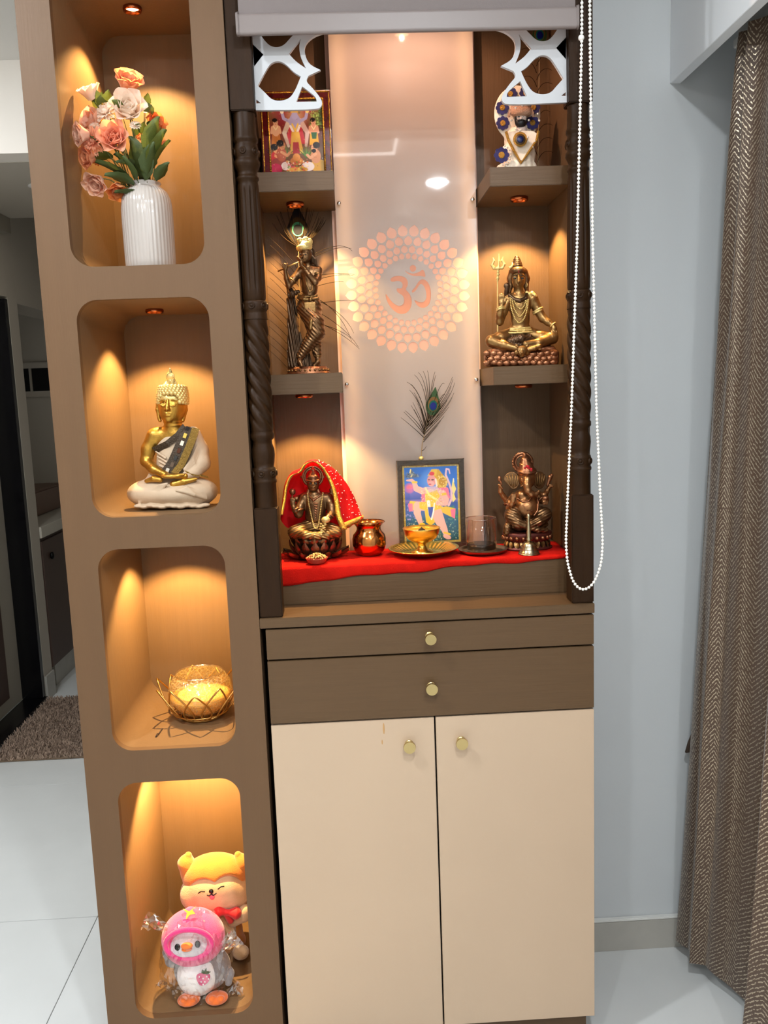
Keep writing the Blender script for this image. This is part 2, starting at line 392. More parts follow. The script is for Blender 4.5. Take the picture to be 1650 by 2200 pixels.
sk2 = st(MB().box(-1.549, -1.537, 2.743, 2.868, .0, .14).obj('baseboard_passage', m_skirt, bevel=.001))
d1 = st(MB().box(-1.70, -1.665, 2.0, 2.741, .03, 2.208).obj('door_1', mat('door_paint', '9c968a', .6), bevel=.002))
MB().box(-1.668, -1.660, 2.0, 2.53, .1, 2.1).obj('door_panel', m_dkwood, d1, bevel=.002)
for z in (1.03, 1.13):
    MB().lathe([(0, 0), (.016, 0), (.02, .012), (.02, .03), (.012, .045), (0, .048)], 16).obj('door_handle', m_black, d1, smooth=True).matrix_basis = Matrix.Translation((-1.66, 2.50, z)) @ Matrix.Rotation(PI / 2, 4, 'Y')
st(MB().box(-1.6645, -1.551, 2.7, 2.7415, .03, 2.2).obj('trim_4', m_gran, bevel=.002))
st(MB().box(-1.6645, -1.54, 1.99, 2.7415, .001, .029).obj('trim_5', m_gran, bevel=.002))
ut = thing('vanity_unit', 'dark brown vanity cupboard with white counter in the unlit room beyond the passage', 'cabinet', (-1.8, 3.5, 0))
MB().box(-2.19, -1.56, 2.88, 4.29, .14, .9).obj('body', m_dkwood, ut, bevel=.002)
MB().box(-1.5595, -1.545, 2.885, 3.5, .15, .88).obj('door', m_dkwood, ut, bevel=.002)
MB().box(-2.19, -1.54, 2.88, 4.29, .901, .965).obj('counter', mat('pale_counter', 'bdb8ac', .4), ut, bevel=.003)
MB().ball((-1.535, 3.0, .78), (.012, .018, .022)).obj('knob', m_black, ut, smooth=True)
MB().box(-2.19, -1.58, 3.0, 4.2, .001, .139).obj('plinth', m_skirt, ut)
MB().box(-2.15, -1.72, 3.05, 3.9, .966, 1.12).obj('basin_box', mat('brown_basin', '6b4c3b', .4), ut, bevel=.01)
wn = st(MB().box(-2.15, -1.62, 4.27, 4.2995, 1.72, 1.93).obj('window_1', m_dark))
for z0, z1 in ((1.70, 1.74), (1.9, 1.94)): MB().box(-2.17, -1.6, 4.255, 4.2995, z0, z1).obj('window_frame', m_taupew, wn, bevel=.002)
for x in (-2.16, -2.02, -1.88, -1.74, -1.61): MB().box(x - .008, x + .008, 4.257, 4.2995, 1.7405, 1.8995).obj('window_bar', m_taupew, wn)
# shaggy rug
rug = thing('shag_rug', 'grey-brown shaggy rug on the floor of the passage doorway', 'rug', (-1.0, 2.3, 0))
MB().box(-1.52, -.45, 1.93, 2.73, .0005, .012).obj('backing', mat('rug_backing', '7d6a58', .95), rug, bevel=.004)
V = []; F = []; rr = random.Random(3)
for i in range(15000):
    x = rr.uniform(-1.53, -.75); y = rr.uniform(1.925, 2.735); a = rr.uniform(0, 2 * PI); l = rr.uniform(.012, .022); wd = .0035
    dx, dy = math.cos(a) * wd, math.sin(a) * wd; lx, ly = rr.uniform(-.012, .012), rr.uniform(-.012, .012); n = len(V)
    V += [(x - dx, y - dy, .011), (x + dx, y + dy, .011), (x + lx + dx * .5, y + ly + dy * .5, .011 + l), (x + lx - dx * .5, y + ly - dy * .5, .011 + l)]; F.append((n, n + 1, n + 2, n + 3))
o = obj('pile', V, F, mat('rug_pile', '9c8675', .9, var=.25, vscale=60), rug); o['kind'] = 'stuff'
# ------------------------------------------------------------------ room lamps: round ceiling downlights (two added for brightness) and a slim L-shaped profile light
def ceil_lamp(x, y, label, W):
    t = thing('ceiling_downlight', label, 'ceiling light', (x, y, CEIL), group='round ceiling downlights of the room')
    MB().lathe([(.06, -.001), (.075, -.001), (.078, -.006), (.07, -.012), (.06, -.012), (.06, -.001)], 32, (x, y, CEIL)).obj('rim', m_white, t, smooth=True)
    MB().lathe([(0, -.008), (.0595, -.008)], 32, (x, y, CEIL)).obj('diffuser', m_lampc, t)
    area('light', (x, y, CEIL - .02), W * .92, .12, COOL, t)
    pt = bpy.data.lights.new('fill_glow', 'POINT'); pt.energy = W * .42; pt.color = COOL; pt.shadow_soft_size = .02; po = bpy.data.objects.new('fill_glow', pt); COL.objects.link(po); po.location = (x, y, CEIL - .024); attach(po, t)  # extra point light added so the ceiling and upper walls brighten
RL = [(.828, -3.03, 'round white downlight in the ceiling behind the viewer, right'), (-.75, -2.6, 'round white downlight in the ceiling behind the viewer, left'), (.466, -1.6, 'round white downlight in the ceiling in front of the shrine'), (-.9, -.9, 'round white downlight in the ceiling left of the shrine'), (-1.55, .55, 'extra round downlight added to brighten the mouth of the passage')]  # last lamp is added to brighten the left floor and lintel
for (x, y, l), k in zip(RL, (.85, .8, 1.2, 1.15, 1.0)): ceil_lamp(x, y, l, ROOM_W * k)
t = thing('ceiling_downlight', 'extra dim downlight added to brighten the passage above the rug', 'ceiling light', (-1.1, 2.1, 2.61), group='round ceiling downlights of the room')  # added lamp, lifts the otherwise too dark passage
MB().lathe([(.05, -.001), (.065, -.001), (.066, -.006), (.05, -.008)], 28, (-1.1, 2.1, 2.61)).obj('rim', m_white, t, smooth=True)
MB().lathe([(0, -.006), (.0495, -.006)], 28, (-1.1, 2.1, 2.61)).obj('diffuser', mat('added_lamp_diffuser', (1, .9, .75), .5, emit=2), t)
area('light', (-1.1, 2.1, 2.595), 1.6, .1, (1, .9, .78), t)
pl = thing('profile_light', 'slim L-shaped white profile light on the ceiling behind the viewer', 'ceiling light', (.2, -2.3, CEIL))
MB().box(-.6, .515, -2.41, -2.398, CEIL - .012, CEIL - .0005).obj('profile', mat('profile_glow', (1, .98, .95), .5, emit=9), pl)
MB().box(.515, .527, -2.41, -2.14, CEIL - .012, CEIL - .0005).obj('profile', mat('profile_glow', (1, .98, .95), .5, emit=9), pl)
# ------------------------------------------------------------------ display column with four niches
X0, X1, NX0, NX1, ND = -.436, -.013, -.366, -.082, .39
NZ = [(1.936, 2.55), (1.393, 1.867), (.846, 1.321), (.159, .767)]
colm = thing('niche_column', 'tall taupe laminate column with four lit rounded niches beside the shrine', 'shelf unit', (-.22, .2, 0))
RAD = .047
loops = [[(X0, 0), (X1, 0), (X1, CEIL - .002), (X0, CEIL - .002)]] + [rrect(NX0, NX1, a, b, RAD) for a, b in NZ]
plate('front_panel', loops, 0, .018, m_col, colm)
box('side_panel', X0, X0 + .016, .0185, .43, 0, CEIL - .002, m_col, colm, bevel=0)
box('side_panel', X1 - .016, X1, .0185, .371, 0, CEIL - .002, m_col, colm, bevel=0)
box('back_panel', X0 + .0165, X1 - .0165, .41, .43, 0, CEIL - .002, m_col, colm, bevel=0)
for a, b in NZ:
    L = rrect(NX0, NX1, a, b, RAD)
    o = MB().grid([[(x, .0182, z), (x, ND, z)] for x, z in L], closeu=True).obj('niche_lining', m_niche, colm, smooth=True)
    for p in o.data.polygons: p.flip()
    MB().box(NX0 - .01, NX1 + .01, ND, ND + .012, a - .01, b + .01).obj('niche_back', m_niche, colm)
def downlight(x, y, z, label, W, group, ang=112, blend=.38, on=True, r=.021, col=WARM):
    t = thing('downlight', label, 'downlight', (x, y, z), group=group)
    MB().lathe([(r * .72, 0), (r, 0), (r * 1.05, -.004), (r * .98, -.009), (r * .86, -.009), (r * .72, -.001)], 28, (x, y, z)).obj('ring', m_copper, t, smooth=True)
    MB().lathe([(0, -.002), (r * .72, -.002)], 24, (x, y, z)).obj('lens', m_lampw if on else m_copper, t)
    if on: spot('light', (x, y, z - .012), W, ang, blend, col, t)
for i, ((a, b), l) in enumerate(zip(NZ, ('flower vase niche', 'seated figure niche', 'candle bowl niche', 'soft toy niche'))):
    downlight(-.249, .235, b, 'small copper downlight in the top of the ' + l, NICHE_W * (1.0, .95, .95, 1.25)[i], 'downlights of the niche column')
# ------------------------------------------------------------------ lower cabinet
cab = thing('lower_cabinet', 'taupe and cream floor cabinet with two drawers and two doors under the shrine', 'cabinet', (.38, .2, 0))
box('body', .003, .757, .0195, .37, .085, 1.12, m_dark, cab, bevel=0)
box('side_panel', .757, .7605, .0195, .37, .085, 1.12, m_lamv, cab, bevel=0)
box('plinth', .01, .748, .035, .37, .0, .0845, m_lam, cab, bevel=0)
def knob(par, x, z, r=.0145, long=.026):
    prof = [(0, 0), (r * .75, 0), (r * .75, .003), (r * .48, .006), (r * .48, long * .55), (r * .95, long * .68), (r, long * .8), (r * .94, long), (0, long)]
    o = MB().lathe(prof, 28).obj('knob', m_knob, par, smooth=True); o.data.set_sharp_from_angle(angle=.6)
    o.matrix_basis = Matrix.Translation((x, -.0, z)) @ Matrix.Rotation(PI / 2, 4, 'X')
for z0, z1, kz, kl in ((1.0475, 1.1185, 1.087, .034), (.8925, 1.043, .965, .024)):
    d = box('drawer', 0, .76, 0, .019, z0, z1, m_lam, cab, bevel=.001); knob(d, .376, kz, .0145 if kl < .03 else .0135, kl)
for x0, x1, kx, kz in ((0, .3805, .320, .826), (.3845, .76, .443, .828)):
    d = box('door', x0, x1, 0, .019, .0893, .8885, m_cream, cab, bevel=.001); knob(d, kx, kz, .0148, .022)
MB().ball((.262, -.0001, .868), (.0022, .0004, .014)).ball((.257, -.0001, .835), (.0015, .0004, .006)).obj('stain', mat('oil_stain', 'b98f5c', .6), cab)
ct = box('counter_top', -.012, .761, -.003, .371, 1.1228, 1.146, m_lam, None, bevel=.0012)
tag(ct, 'taupe wood-grain worktop board under the shrine pillars', 'counter')
# ------------------------------------------------------------------ shrine carcass
YB = .345
tag(box('shrine_plinth', .018, .7425, .115, YB, 1.1465, 1.2385, m_lam, None, bevel=.001), 'raised taupe step under the red cloth in the shrine', 'plinth')
tag(box('shrine_back_panel', .0, .76, YB + .0005, .371, 1.1465, 2.6, m_lamv, None, bevel=0), 'upright taupe wood-grain back panel of the shrine', 'panel')
tag(box('shrine_side_panel', .0, .0175, .03, YB, 1.1465, 2.6, m_lamv, None, bevel=0), 'taupe side panel of the shrine next to the niche column', 'panel', 'side panels of the shrine')
tag(box('shrine_side_panel', .743, .7605, .03, YB, 1.1465, 2.6, m_lamv, None, bevel=0), 'taupe side panel of the shrine next to the grey wall', 'panel', 'side panels of the shrine')
tag(MB().box(-.012, .761, .002, .371, 2.601, 2.9).obj('shrine_canopy', m_lam), 'boxed taupe head of the shrine behind the raised blind', 'panel')
downlight(.397, .06, 2.601, 'downlight in the shrine head above the white panel', TOP_W, 'downlights of the shrine', ang=165, blend=.4, r=.028, col=(1, .62, .44))
for x0, x1, z0, z1, l in ((.018, .2, 2.106, 2.149, 'upper taupe shelf carrying the gilt framed picture'), (.018, .2, 1.65, 1.697, 'lower taupe shelf carrying the flute player figurine'), (.556, .7425, 2.104, 2.146, 'upper taupe shelf carrying the white robed doll'), (.556, .7425, 1.654, 1.697, 'lower taupe shelf carrying the seated trident figurine')):
    tag(box('wall_shelf', x0, x1, .118, YB, z0, z1, m_lam, None, bevel=.0012), l, 'shelf', 'shelves of the shrine')
downlight(.104, .237, 2.106, 'copper downlight under the upper left shrine shelf', SHELF_W, 'downlights of the shrine')
downlight(.647, .237, 2.104, 'copper downlight under the upper right shrine shelf', SHELF_W, 'downlights of the shrine')
downlight(.104, .215, 1.65, 'copper downlight under the lower left shrine shelf', SHELF_W * .9, 'downlights of the shrine')
downlight(.647, .215, 1.654, 'unlit copper downlight under the lower right shrine shelf', 0, 'downlights of the shrine', on=False)
# ------------------------------------------------------------------ carved pillars
m_pil = mat('dark_stained_wood', '2a190a', .45, spec=.16, bump=.2, bscale=90, stretch=(1, 1, .15), var=.12, vscale=40)
def zp(y): # study-sheet row to height
    return float(np.interp(y, [240, 650, 1090, 1320], [2.249, 1.852, 1.400, 1.149]))
def pillar(xc, yc, label):
    t = thing('carved_pillar', label, 'pillar', (xc, yc, 1.1465), group='carved pillars of the shrine')
    h = .0258
    MB().box(xc - h, xc + h, yc - h, yc + h, zp(243), 2.6).obj('top_block', m_pil, t, bevel=.002)
    MB().box(xc - h, xc + h, yc - h, yc + h, 1.1465, zp(1090)).obj('base_block', m_pil, t, bevel=.0025)
    pr = [(244, 23), (290, 24), (296, 26.5), (302, 26.5), (306, 23), (310, 24), (320, 26.5), (330, 26.5), (337, 24), (340, 24), (345, 28), (352, 28), (358, 25), (366, 21), (376, 21), (378, 24), (383, 24), (386, 21), (396, 22.5)]
    MB().lathe([(r * .001, zp(y)) for y, r in pr], 32, (xc, yc, 0)).obj('capital', m_pil, t, smooth=True)
    P = []
    for i in range(96):
        a = 2 * PI * i / 96; row = []
        for y, r in [(396, 22.5), (402, 23), (410, 23), (440, 23.4), (520, 25), (600, 25.4), (612, 25.4), (622, 25.4), (640, 25), (645, 23)]:
            gr = (max(0, math.cos(10 * a)) ** 3) * (1.0 if 408 < y < 615 else 0) * 3.2
            row.append((xc + (r - gr) * .001 * math.cos(a), yc + (r - gr) * .001 * math.sin(a), zp(y)))
        P.append(row)
    MB().grid(P, closeu=True).obj('fluted_shaft', m_pil, t, smooth=True)
    MB().lathe([(r * .001, zp(y)) for y, r in [(645, 23), (647, 26), (652, 27), (662, 27), (667, 26), (669, 24.5), (673, 25.5), (685, 26.5)]], 32, (xc, yc, 0)).obj('collar', m_pil, t, smooth=True)
    P = []; zs = np.linspace(zp(685), zp(922), 60)
    for i in range(96):
        a = 2 * PI * i / 96; row = []
        for z in zs:
            e = min(1, (zs[0] - z) / .03, (z - zs[-1]) / .03); e = max(0, e)
            s_ = abs(math.sin(2.5 * (a + (z - 1.5) * 36)))
            r = .0268 - .0075 * e * (1 - s_ ** .7) - .002 * (1 - e)
            row.append((xc + r * math.cos(a), yc + r * math.sin(a), z))
        P.append(row)
    MB().grid(P, closeu=True).obj('twisted_shaft', m_pil, t, smooth=True)
    pr = [(922, 24.5), (926, 24), (930, 26.5), (938, 26.5), (944, 21.5), (952, 21.5), (962, 25), (975, 26), (992, 24), (1002, 22), (1004, 25), (1010, 26.5), (1022, 26.5), (1028, 25), (1031, 27), (1036, 27), (1038, 25), (1090, 25)]
    MB().lathe([(r * .001, zp(y)) for y, r in pr], 32, (xc, yc, 0)).obj('foot', m_pil, t, smooth=True)
    ro = MB().lathe([(0, .0035), (.0028, .003), (.0035, .0012), (.0048, .0012), (.0062, .0035), (.0074, .0025), (.0078, 0)], 14).obj('rosette', m_pil, t, smooth=True)
    first = True
    for y, n in ((325, 6), (657, 6), (1016, 6)):
        for i in range(n):
            a = 2 * PI * i / n + .35; k = ro if first else ro.copy()
            if not first: COL.objects.link(k)
            first = False
            k.matrix_basis = Matrix.Translation((xc + .0255 * math.cos(a), yc + .0255 * math.sin(a), zp(y))) @ Matrix.Rotation(a, 4, 'Z') @ Matrix.Rotation(PI / 2, 4, 'Y')
pillar(.0152, .028, 'dark carved wooden pillar between the niche column and the shrine')
pillar(.7352, .028, 'dark carved wooden pillar at the grey wall, behind the bead chain')
# ------------------------------------------------------------------ white fretwork brackets
m_fret = mat('white_fret_board', 'b8babd', .45)
J = lambda pts: smooth_loop([(.0415 + (p[0] - 300 - .056 * (p[1] - 1135)) * .0002417, 2.2515 - (p[1] - 1135 + .022 * (p[0] - 300)) * .0002417, *p[2:]) for p in pts])
jl = [J([(250, 150, 1), (300, 1135, 1), (840, 1132), (880, 1100), (880, 1050), (800, 955), (735, 895), (760, 850, 1), (866, 803, 1), (760, 755), (722, 660), (728, 590), (800, 525), (900, 493), (1003, 480, 1), (975, 410), (1000, 345), (1040, 250), (1060, 150, 1)]),
      J([(285, 440, 1), (350, 360), (480, 350, 1), (500, 385), (560, 425), (600, 428), (622, 415), (662, 478, 1), (600, 540), (540, 605), (465, 620), (395, 590)]),
      J([(660, 345, 1), (928, 345, 1), (928, 372), (860, 425), (770, 455), (715, 435), (690, 400)]),
      J([(272, 590, 1), (366, 676, 1), (284, 775, 1)]), J([(588, 670, 1), (692, 545, 1), (674, 610), (690, 700), (738, 790, 1), (650, 735)]),
      J([(317, 932, 1), (385, 810), (430, 745), (500, 725), (570, 760), (630, 822), (692, 856, 1), (650, 960), (600, 1035), (520, 1060), (440, 1050), (380, 990)]),
      J([(653, 1066, 1), (705, 938, 1), (780, 990), (828, 1030), (834, 1064, 1)]), J([(303, 1046, 1), (345, 1077, 1), (303, 1079, 1)])]
br = plate('fret_bracket', jl, .022, .031, m_fret); tag(br, 'white cut-out fretwork bracket on the left pillar under the blind', 'bracket', 'fretwork brackets of the shrine')
br2 = plate('fret_bracket', [[(.7508 - x, z) for x, z in L] for L in jl], .022, .031, m_fret); tag(br2, 'white cut-out fretwork bracket on the right pillar under the blind', 'bracket', 'fretwork brackets of the shrine')
# ------------------------------------------------------------------ backlit white panel with pierced lotus and om
m_acr = mat('milk_acrylic', 'a4978e', .03, translucent=.24, coat=.3)
m_pet = mat('pierced_film', 'f0cab6', .3, translucent=.6)
YA = .300; OX, OZ, OS = .374, 1.901, .000291
pan = thing('backlit_panel', 'tall glossy white backlit panel pierced with a lotus ring and om sign', 'panel', (.374, YA, 1.24))
def petal(R, h, wd, a, infl=0):
    L = []; n = 9
    pr = [(-.5, 0), (-.47, .2), (-.36, .38), (-.18, .49), (.02, .5), (.2, .42), (.35, .25), (.5, 0)]
    side = pr + [(t, -q) for t, q in pr[-2:0:-1]]
    for t, q in side:
        r = R + t * (h + infl); s_ = q * (wd + infl)
        L.append((OX + r * math.cos(a) - s_ * math.sin(a), OZ + r * math.sin(a) + s_ * math.cos(a)))
    return L
rings = [(497, 98, 84), (413, 78, 69), (342, 64, 57), (285, 52, 46)]; holes = []; pets = []
for q, (R, h, wd) in enumerate(rings):
    for i in range(32):
        a = 2 * PI * (i + .5 * (q % 2)) / 32 + .06
        holes.append(petal(R * OS, h * OS, wd * OS, a)); pets.append((R * OS, h * OS, wd * OS, a))
OM = lambda pts: smooth_loop([(OX + (x - 636) * OS, OZ - (y - 660) * OS) for x, y in pts], 2)
om = [OM([(482, 572), (505, 546), (560, 538), (612, 550), (638, 585), (636, 625), (612, 655), (648, 690), (668, 745), (662, 805), (630, 850), (580, 868), (525, 850), (475, 800), (445, 740), (438, 680), (462, 715), (500, 768), (550, 798), (590, 785), (602, 748), (592, 708), (560, 690), (535, 665), (540, 642), (582, 650), (594, 620), (582, 592), (550, 580), (500, 592)]),
      OM([(668, 668), (700, 640), (725, 598), (762, 570), (803, 590), (832, 640), (837, 720), (820, 792), (770, 822), (718, 806), (680, 742), (722, 766), (762, 772), (792, 748), (797, 700), (782, 640), (752, 608), (728, 632), (702, 672), (672, 690)]),
      OM([(606, 488), (640, 516), (690, 528), (742, 512), (776, 486), (798, 562), (755, 546), (695, 548), (640, 530)]),
      OM([(685 + 30 * math.cos(i * PI / 4), 481 + 30 * math.sin(i * PI / 4)) for i in range(8)])]
plate('sheet', [[(.2, 1.2395), (.5515, 1.2395), (.5515, 2.6), (.2, 2.6)]] + holes + om, YA, YA, m_acr, pan)
proto = {}
for R, h, wd, a in pets:
    if R not in proto:
        sv = (OX, OZ); OX, OZ = 0, 0; L = petal(R, h, wd, 0, .0003); OX, OZ = sv
        proto[R] = plate('petal', [L], 0, 0, m_pet, pan); k = proto[R]
    else: k = proto[R].copy(); COL.objects.link(k)
    k.matrix_basis = Matrix.Translation((OX, YA + .0006, OZ)) @ Matrix.Rotation(-a, 4, 'Y')
for L in om: plate('om_stroke', [L], YA + .0006, YA + .0006, mat('om_film', 'd99f82', .3, translucent=.5), pan)
for x in (.2095, .5415):
    for z in (2.114, 1.671):
        o = MB().lathe([(0, .012), (.004, .0115), (.0052, .009), (.0052, 0)], 16).obj('stud', m_chrome, pan, smooth=True)
        o.matrix_basis = Matrix.Translation((x, YA - .0005, z)) @ Matrix.Rotation(PI / 2, 4, 'X')
for x in (.2015, .5485): MB().box(x - .0012, x + .0012, YA + .0032, .338, 1.2395, 2.6).obj('light_stop_lip', m_white, pan)  # added lips, block strip light leaking past the sheet edges
for x, l in ((.223, 'left'), (.5295, 'right')):
    t = thing('led_strip', 'warm led strip glowing behind the %s edge of the white panel' % l, 'led strip', (x, .33, 1.25), group='led strips behind the white panel')
    MB().box(x - .006, x + .006, .321, .338, 1.245, 2.59).obj('channel', m_white, t)
    MB().box(x - .004, x + .004, .318, .3208, 1.245, 2.59).obj('diffuser', m_led, t)
tag(box('panel_backing', .19, .56, .3385, .3448, 1.2395, 2.6, mat('pale_backing', 'd8b4a2', .8), None, bevel=0), 'white backing board behind the pierced panel', 'panel')
# ------------------------------------------------------------------ roller blind and bead chain
m_blind = mat('blind_fabric', '746b69', .8, bump=.1, bscale=500); m_bar = mat('blind_bar', '7b716e', .4)
bl = thing('roller_blind', 'raised pale grey roller blind with rounded bottom bar in front of the shrine', 'blind', (.37, -.03, 2.38))
MB().box(.0215, .7145, -.031, -.0295, 2.415, 2.86).obj('fabric', m_blind, bl)
MB().tube([(.01, -.018, 2.87), (.718, -.018, 2.87)], .015, 24).obj('roller', m_bar, bl, smooth=True)
L = rrect(-.0065, .0065, 0, .042, .006, 5)
def barx(xa, xb, infl=0): return MB().grid([[(x, -.031 + y * (1 + infl), 2.3785 + z * (1 + infl * .3)) for y, z in L] for x in (xa, xb)], closev=True)
b_ = barx(.0205, .7155); n = len(L); b_.F += [tuple(range(n)), tuple(range(n, 2 * n))]; b_.obj('bottom_bar', m_bar, bl)
for xa, xb in ((.0155, .0204), (.7156, .7205)):
    b_ = barx(xa, xb, .25); b_.F += [tuple(range(n)), tuple(range(n, 2 * n))]; b_.obj('end_cap', m_bar, bl, bevel=.001)
m_bead = mat('white_bead', 'f0eee8', .35)
ch = thing('bead_chain', 'looped white bead chain of the roller blind hanging at the right pillar', 'chain', (.725, -.045, 1.19))
pts = [(.7265, 2.84), (.7235, 2.36), (.712, 1.95), (.698, 1.6), (.688, 1.4), (.6835, 1.3), (.6865, 1.255), (.698, 1.212), (.71, 1.194), (.7225, 1.188), (.737, 1.194), (.751, 1.212), (.764, 1.25), (.767, 1.3), (.7615, 1.4), (.753, 1.6), (.7455, 1.95), (.7405, 2.36), (.7385, 2.86)]
P = np.array(pts); d = np.r_[0, np.cumsum(np.linalg.norm(np.diff(P, axis=0), axis=1))]
pos = np.arange(0, d[-1], .0082); bx_ = np.interp(pos, d, P[:, 0]); bz_ = np.interp(pos, d, P[:, 1])
for _ in range(3): bx_[1:-1] = (bx_[:-2] + 2 * bx_[1:-1] + bx_[2:]) / 4; bz_[1:-1] = (bz_[:-2] + 2 * bz_[1:-1] + bz_[2:]) / 4
mb = MB()
for x, z in zip(bx_, bz_): mb.ball((x, -.047, z), .0034, 8, 6)
o = mb.obj('bead_string', m_bead, ch, smooth=True); o['kind'] = 'stuff'
MB().tube([(x, -.047, z) for x, z in zip(bx_[::2], bz_[::2])], .0009, 5).obj('cord', m_bead, ch)
MB().ball((.7222, -.047, 2.355), .0062, 14, 10).obj('stop_bead', m_bead, ch, smooth=True)
# ------------------------------------------------------------------ patterned curtain
def curtain_mat():
    m = bpy.data.materials.new('herringbone_brocade'); m.use_nodes = True; nt = m.node_tree; N = nt.nodes; Lk = nt.links; b = N['Principled BSDF']
    uv = N.new('ShaderNodeUVMap'); sp = N.new('ShaderNodeSeparateXYZ'); Lk.new(uv.outputs[0], sp.inputs[0])
    def mth(op, a, bb=None, c=None):
        n = N.new('ShaderNodeMath'); n.operation = op
        for i, v in enumerate((a, bb, c)):
            if v is None: continue
            if isinstance(v, (int, float)): n.inputs[i].default_value = v
            else: Lk.new(v, n.inputs[i])
        return n.outputs[0]
    nz = N.new('ShaderNodeTexNoise'); nz.inputs['Scale'].default_value = 70; nz.inputs['Detail'].default_value = 2; Lk.new(uv.outputs[0], nz.inputs[0])
    tri = mth('PINGPONG', sp.outputs[0], .085)
    ph = mth('MULTIPLY_ADD', tri, .62, sp.outputs[1]); ph = mth('MULTIPLY_ADD', nz.outputs['Fac'], .010, ph)
    s_ = mth('SINE', mth('MULTIPLY', ph, 2 * PI / .0125))
    nz2 = N.new('ShaderNodeTexNoise'); nz2.inputs['Scale'].default_value = 130; Lk.new(uv.outputs[0], nz2.inputs[0])
    s2 = mth('ADD', s_, mth('MULTIPLY_ADD', nz2.outputs['Fac'], 3.2, -1.9))
    mr = N.new('ShaderNodeMapRange'); Lk.new(s2, mr.inputs[0]); mr.inputs[1].default_value = .25; mr.inputs[2].default_value = .65
    mx = N.new('ShaderNodeMix'); mx.data_type = 'RGBA'; Lk.new(mr.outputs[0], mx.inputs[0]); mx.inputs[6].default_value = (*lin('4d3827'), 1); mx.inputs[7].default_value = (*lin('b9ab94'), 1)
    Lk.new(mx.outputs[2], b.inputs['Base Color'])
    r = N.new('ShaderNodeMapRange'); Lk.new(mr.outputs[0], r.inputs[0]); r.inputs[3].default_value = .5; r.inputs[4].default_value = .33; Lk.new(r.outputs[0], b.inputs['Roughness'])
    me_ = mth('MULTIPLY', mr.outputs[0], .75); Lk.new(me_, b.inputs['Metallic']); b.inputs['Sheen Weight'].default_value = .25
    bp = N.new('ShaderNodeBump'); bp.inputs['Strength'].default_value = .4; bp.inputs['Distance'].default_value = .001; Lk.new(mr.outputs[0], bp.inputs['Height']); Lk.new(bp.outputs[0], b.inputs['Normal'])
    return m
def curtain():
    cu = thing('curtain', 'long brown herringbone brocade curtain hanging from the pelmet at the right', 'curtain', (1.18, -.3, .03))
    nu, nv = 240, 46; V = []; F = []; UV = []
    keys = [0, .06, .13, .20, .28, .38, .5, .62, .75, .88, 1]
    # folds seen from above: (y, x) of the cloth at the top and at the hem
    topy = [.16, .14, .11, .08, .03, -.06, -.2, -.33, -.5, -.7, -.9]; topx = [1.165, 1.14, 1.17, 1.135, 1.17, 1.13, 1.2, 1.15, 1.2, 1.15, 1.2]
    boty = [.335, .285, .215, .20, .14, .05, -.06, -.2, -.42, -.66, -.9]; botx = [1.095, 1.11, 1.09, 1.125, 1.15, 1.20, 1.10, 1.21, 1.11, 1.21, 1.12]
    def cr(ks, vs, t):
        i = min(max(np.searchsorted(ks, t) - 1, 0), len(ks) - 2); u = (t - ks[i]) / (ks[i + 1] - ks[i]); u2 = (1 - math.cos(PI * u)) / 2
        return vs[i] + (vs[i + 1] - vs[i]) * (.5 * u + .5 * u2)
    for i in range(nu + 1):
        t = i / nu
        for j in range(nv + 1):
            v = j / nv; z = 2.43 - v * 2.39; q = .55 * v ** .5 + .45 * v ** 4
            q2 = 1 - (1 - v) ** 2.2
            y = cr(keys, topy, t) * (1 - q) + cr(keys, boty, t) * q; x = cr(keys, topx, t) * (1 - q2) + cr(keys, botx, t) * q2
            x += .006 * math.sin(t * 60 + v * 3) * (1 - v * .5) - .012 * math.exp(-((v - .07) / .03) ** 2) * 0
            V.append((x, y, z + .015 * math.sin(t * 9) * v)); UV.append((t * 1.9, z))
    for i in range(nu):
        for j in range(nv): a = i * (nv + 1) + j; F.append((a, a + nv + 1, a + nv + 2, a + 1))
    o = obj('cloth', V, F, curtain_mat(), cu, smooth=True); uv = o.data.uv_layers.new(name='UVMap')
    for l in o.data.loops: uv.data[l.index].uv = UV[l.vertex_index]
    tb = MB().tube([(1.15, .33, .70), (1.138, .335, .67), (1.13, .338, .64), (1.125, .338, .615), (1.14, .338, .617)], [.003, .004, .006, .009, .003], 8).obj('tie_band', mat('tie_band_cloth', '4a3a2e', .7), cu, smooth=True)
    return cu
curtain()
# ------------------------------------------------------------------ sculpting shorthand
class Sc(SDF):
    "distance-field sculpture in study-sheet units"
    def __init__(s, T, vox=.0012): super().__init__(vox); s.T = T; s.u = T.a[2]
    def c(s, a, b, r1, r2=None, k=12, op='u'): return s.cone(s.T(*a), s.T(*b), r1 * s.u, (r1 if r2 is None else r2) * s.u, k * s.u, op)
    def e(s, p, rx, rz, rd, k=12, rot=None, op='u'): return s.ell(s.T(*p), (rx * s.u, rd * s.u, rz * s.u), k * s.u, rot, op)
    def t(s, pts, r, k=8, op='u'):
        rr = [q * s.u for q in r] if hasattr(r, '__len__') else r * s.u
        return s.tube([s.T(*p) for p in pts], rr, k * s.u, op)
    def b(s, p, hx, hz, hd, rd=4, k=4, rot=None, op='u'): return s.box(s.T(*p), (hx * s.u, hd * s.u, hz * s.u), rd * s.u, k * s.u, rot, op)
    def ring(s, p, R, r, axis=(0, 0, 1), k=4, sq=(1, 1)): return s.torus(s.T(*p), R * s.u, r * s.u, axis, k * s.u, 'u', sq)
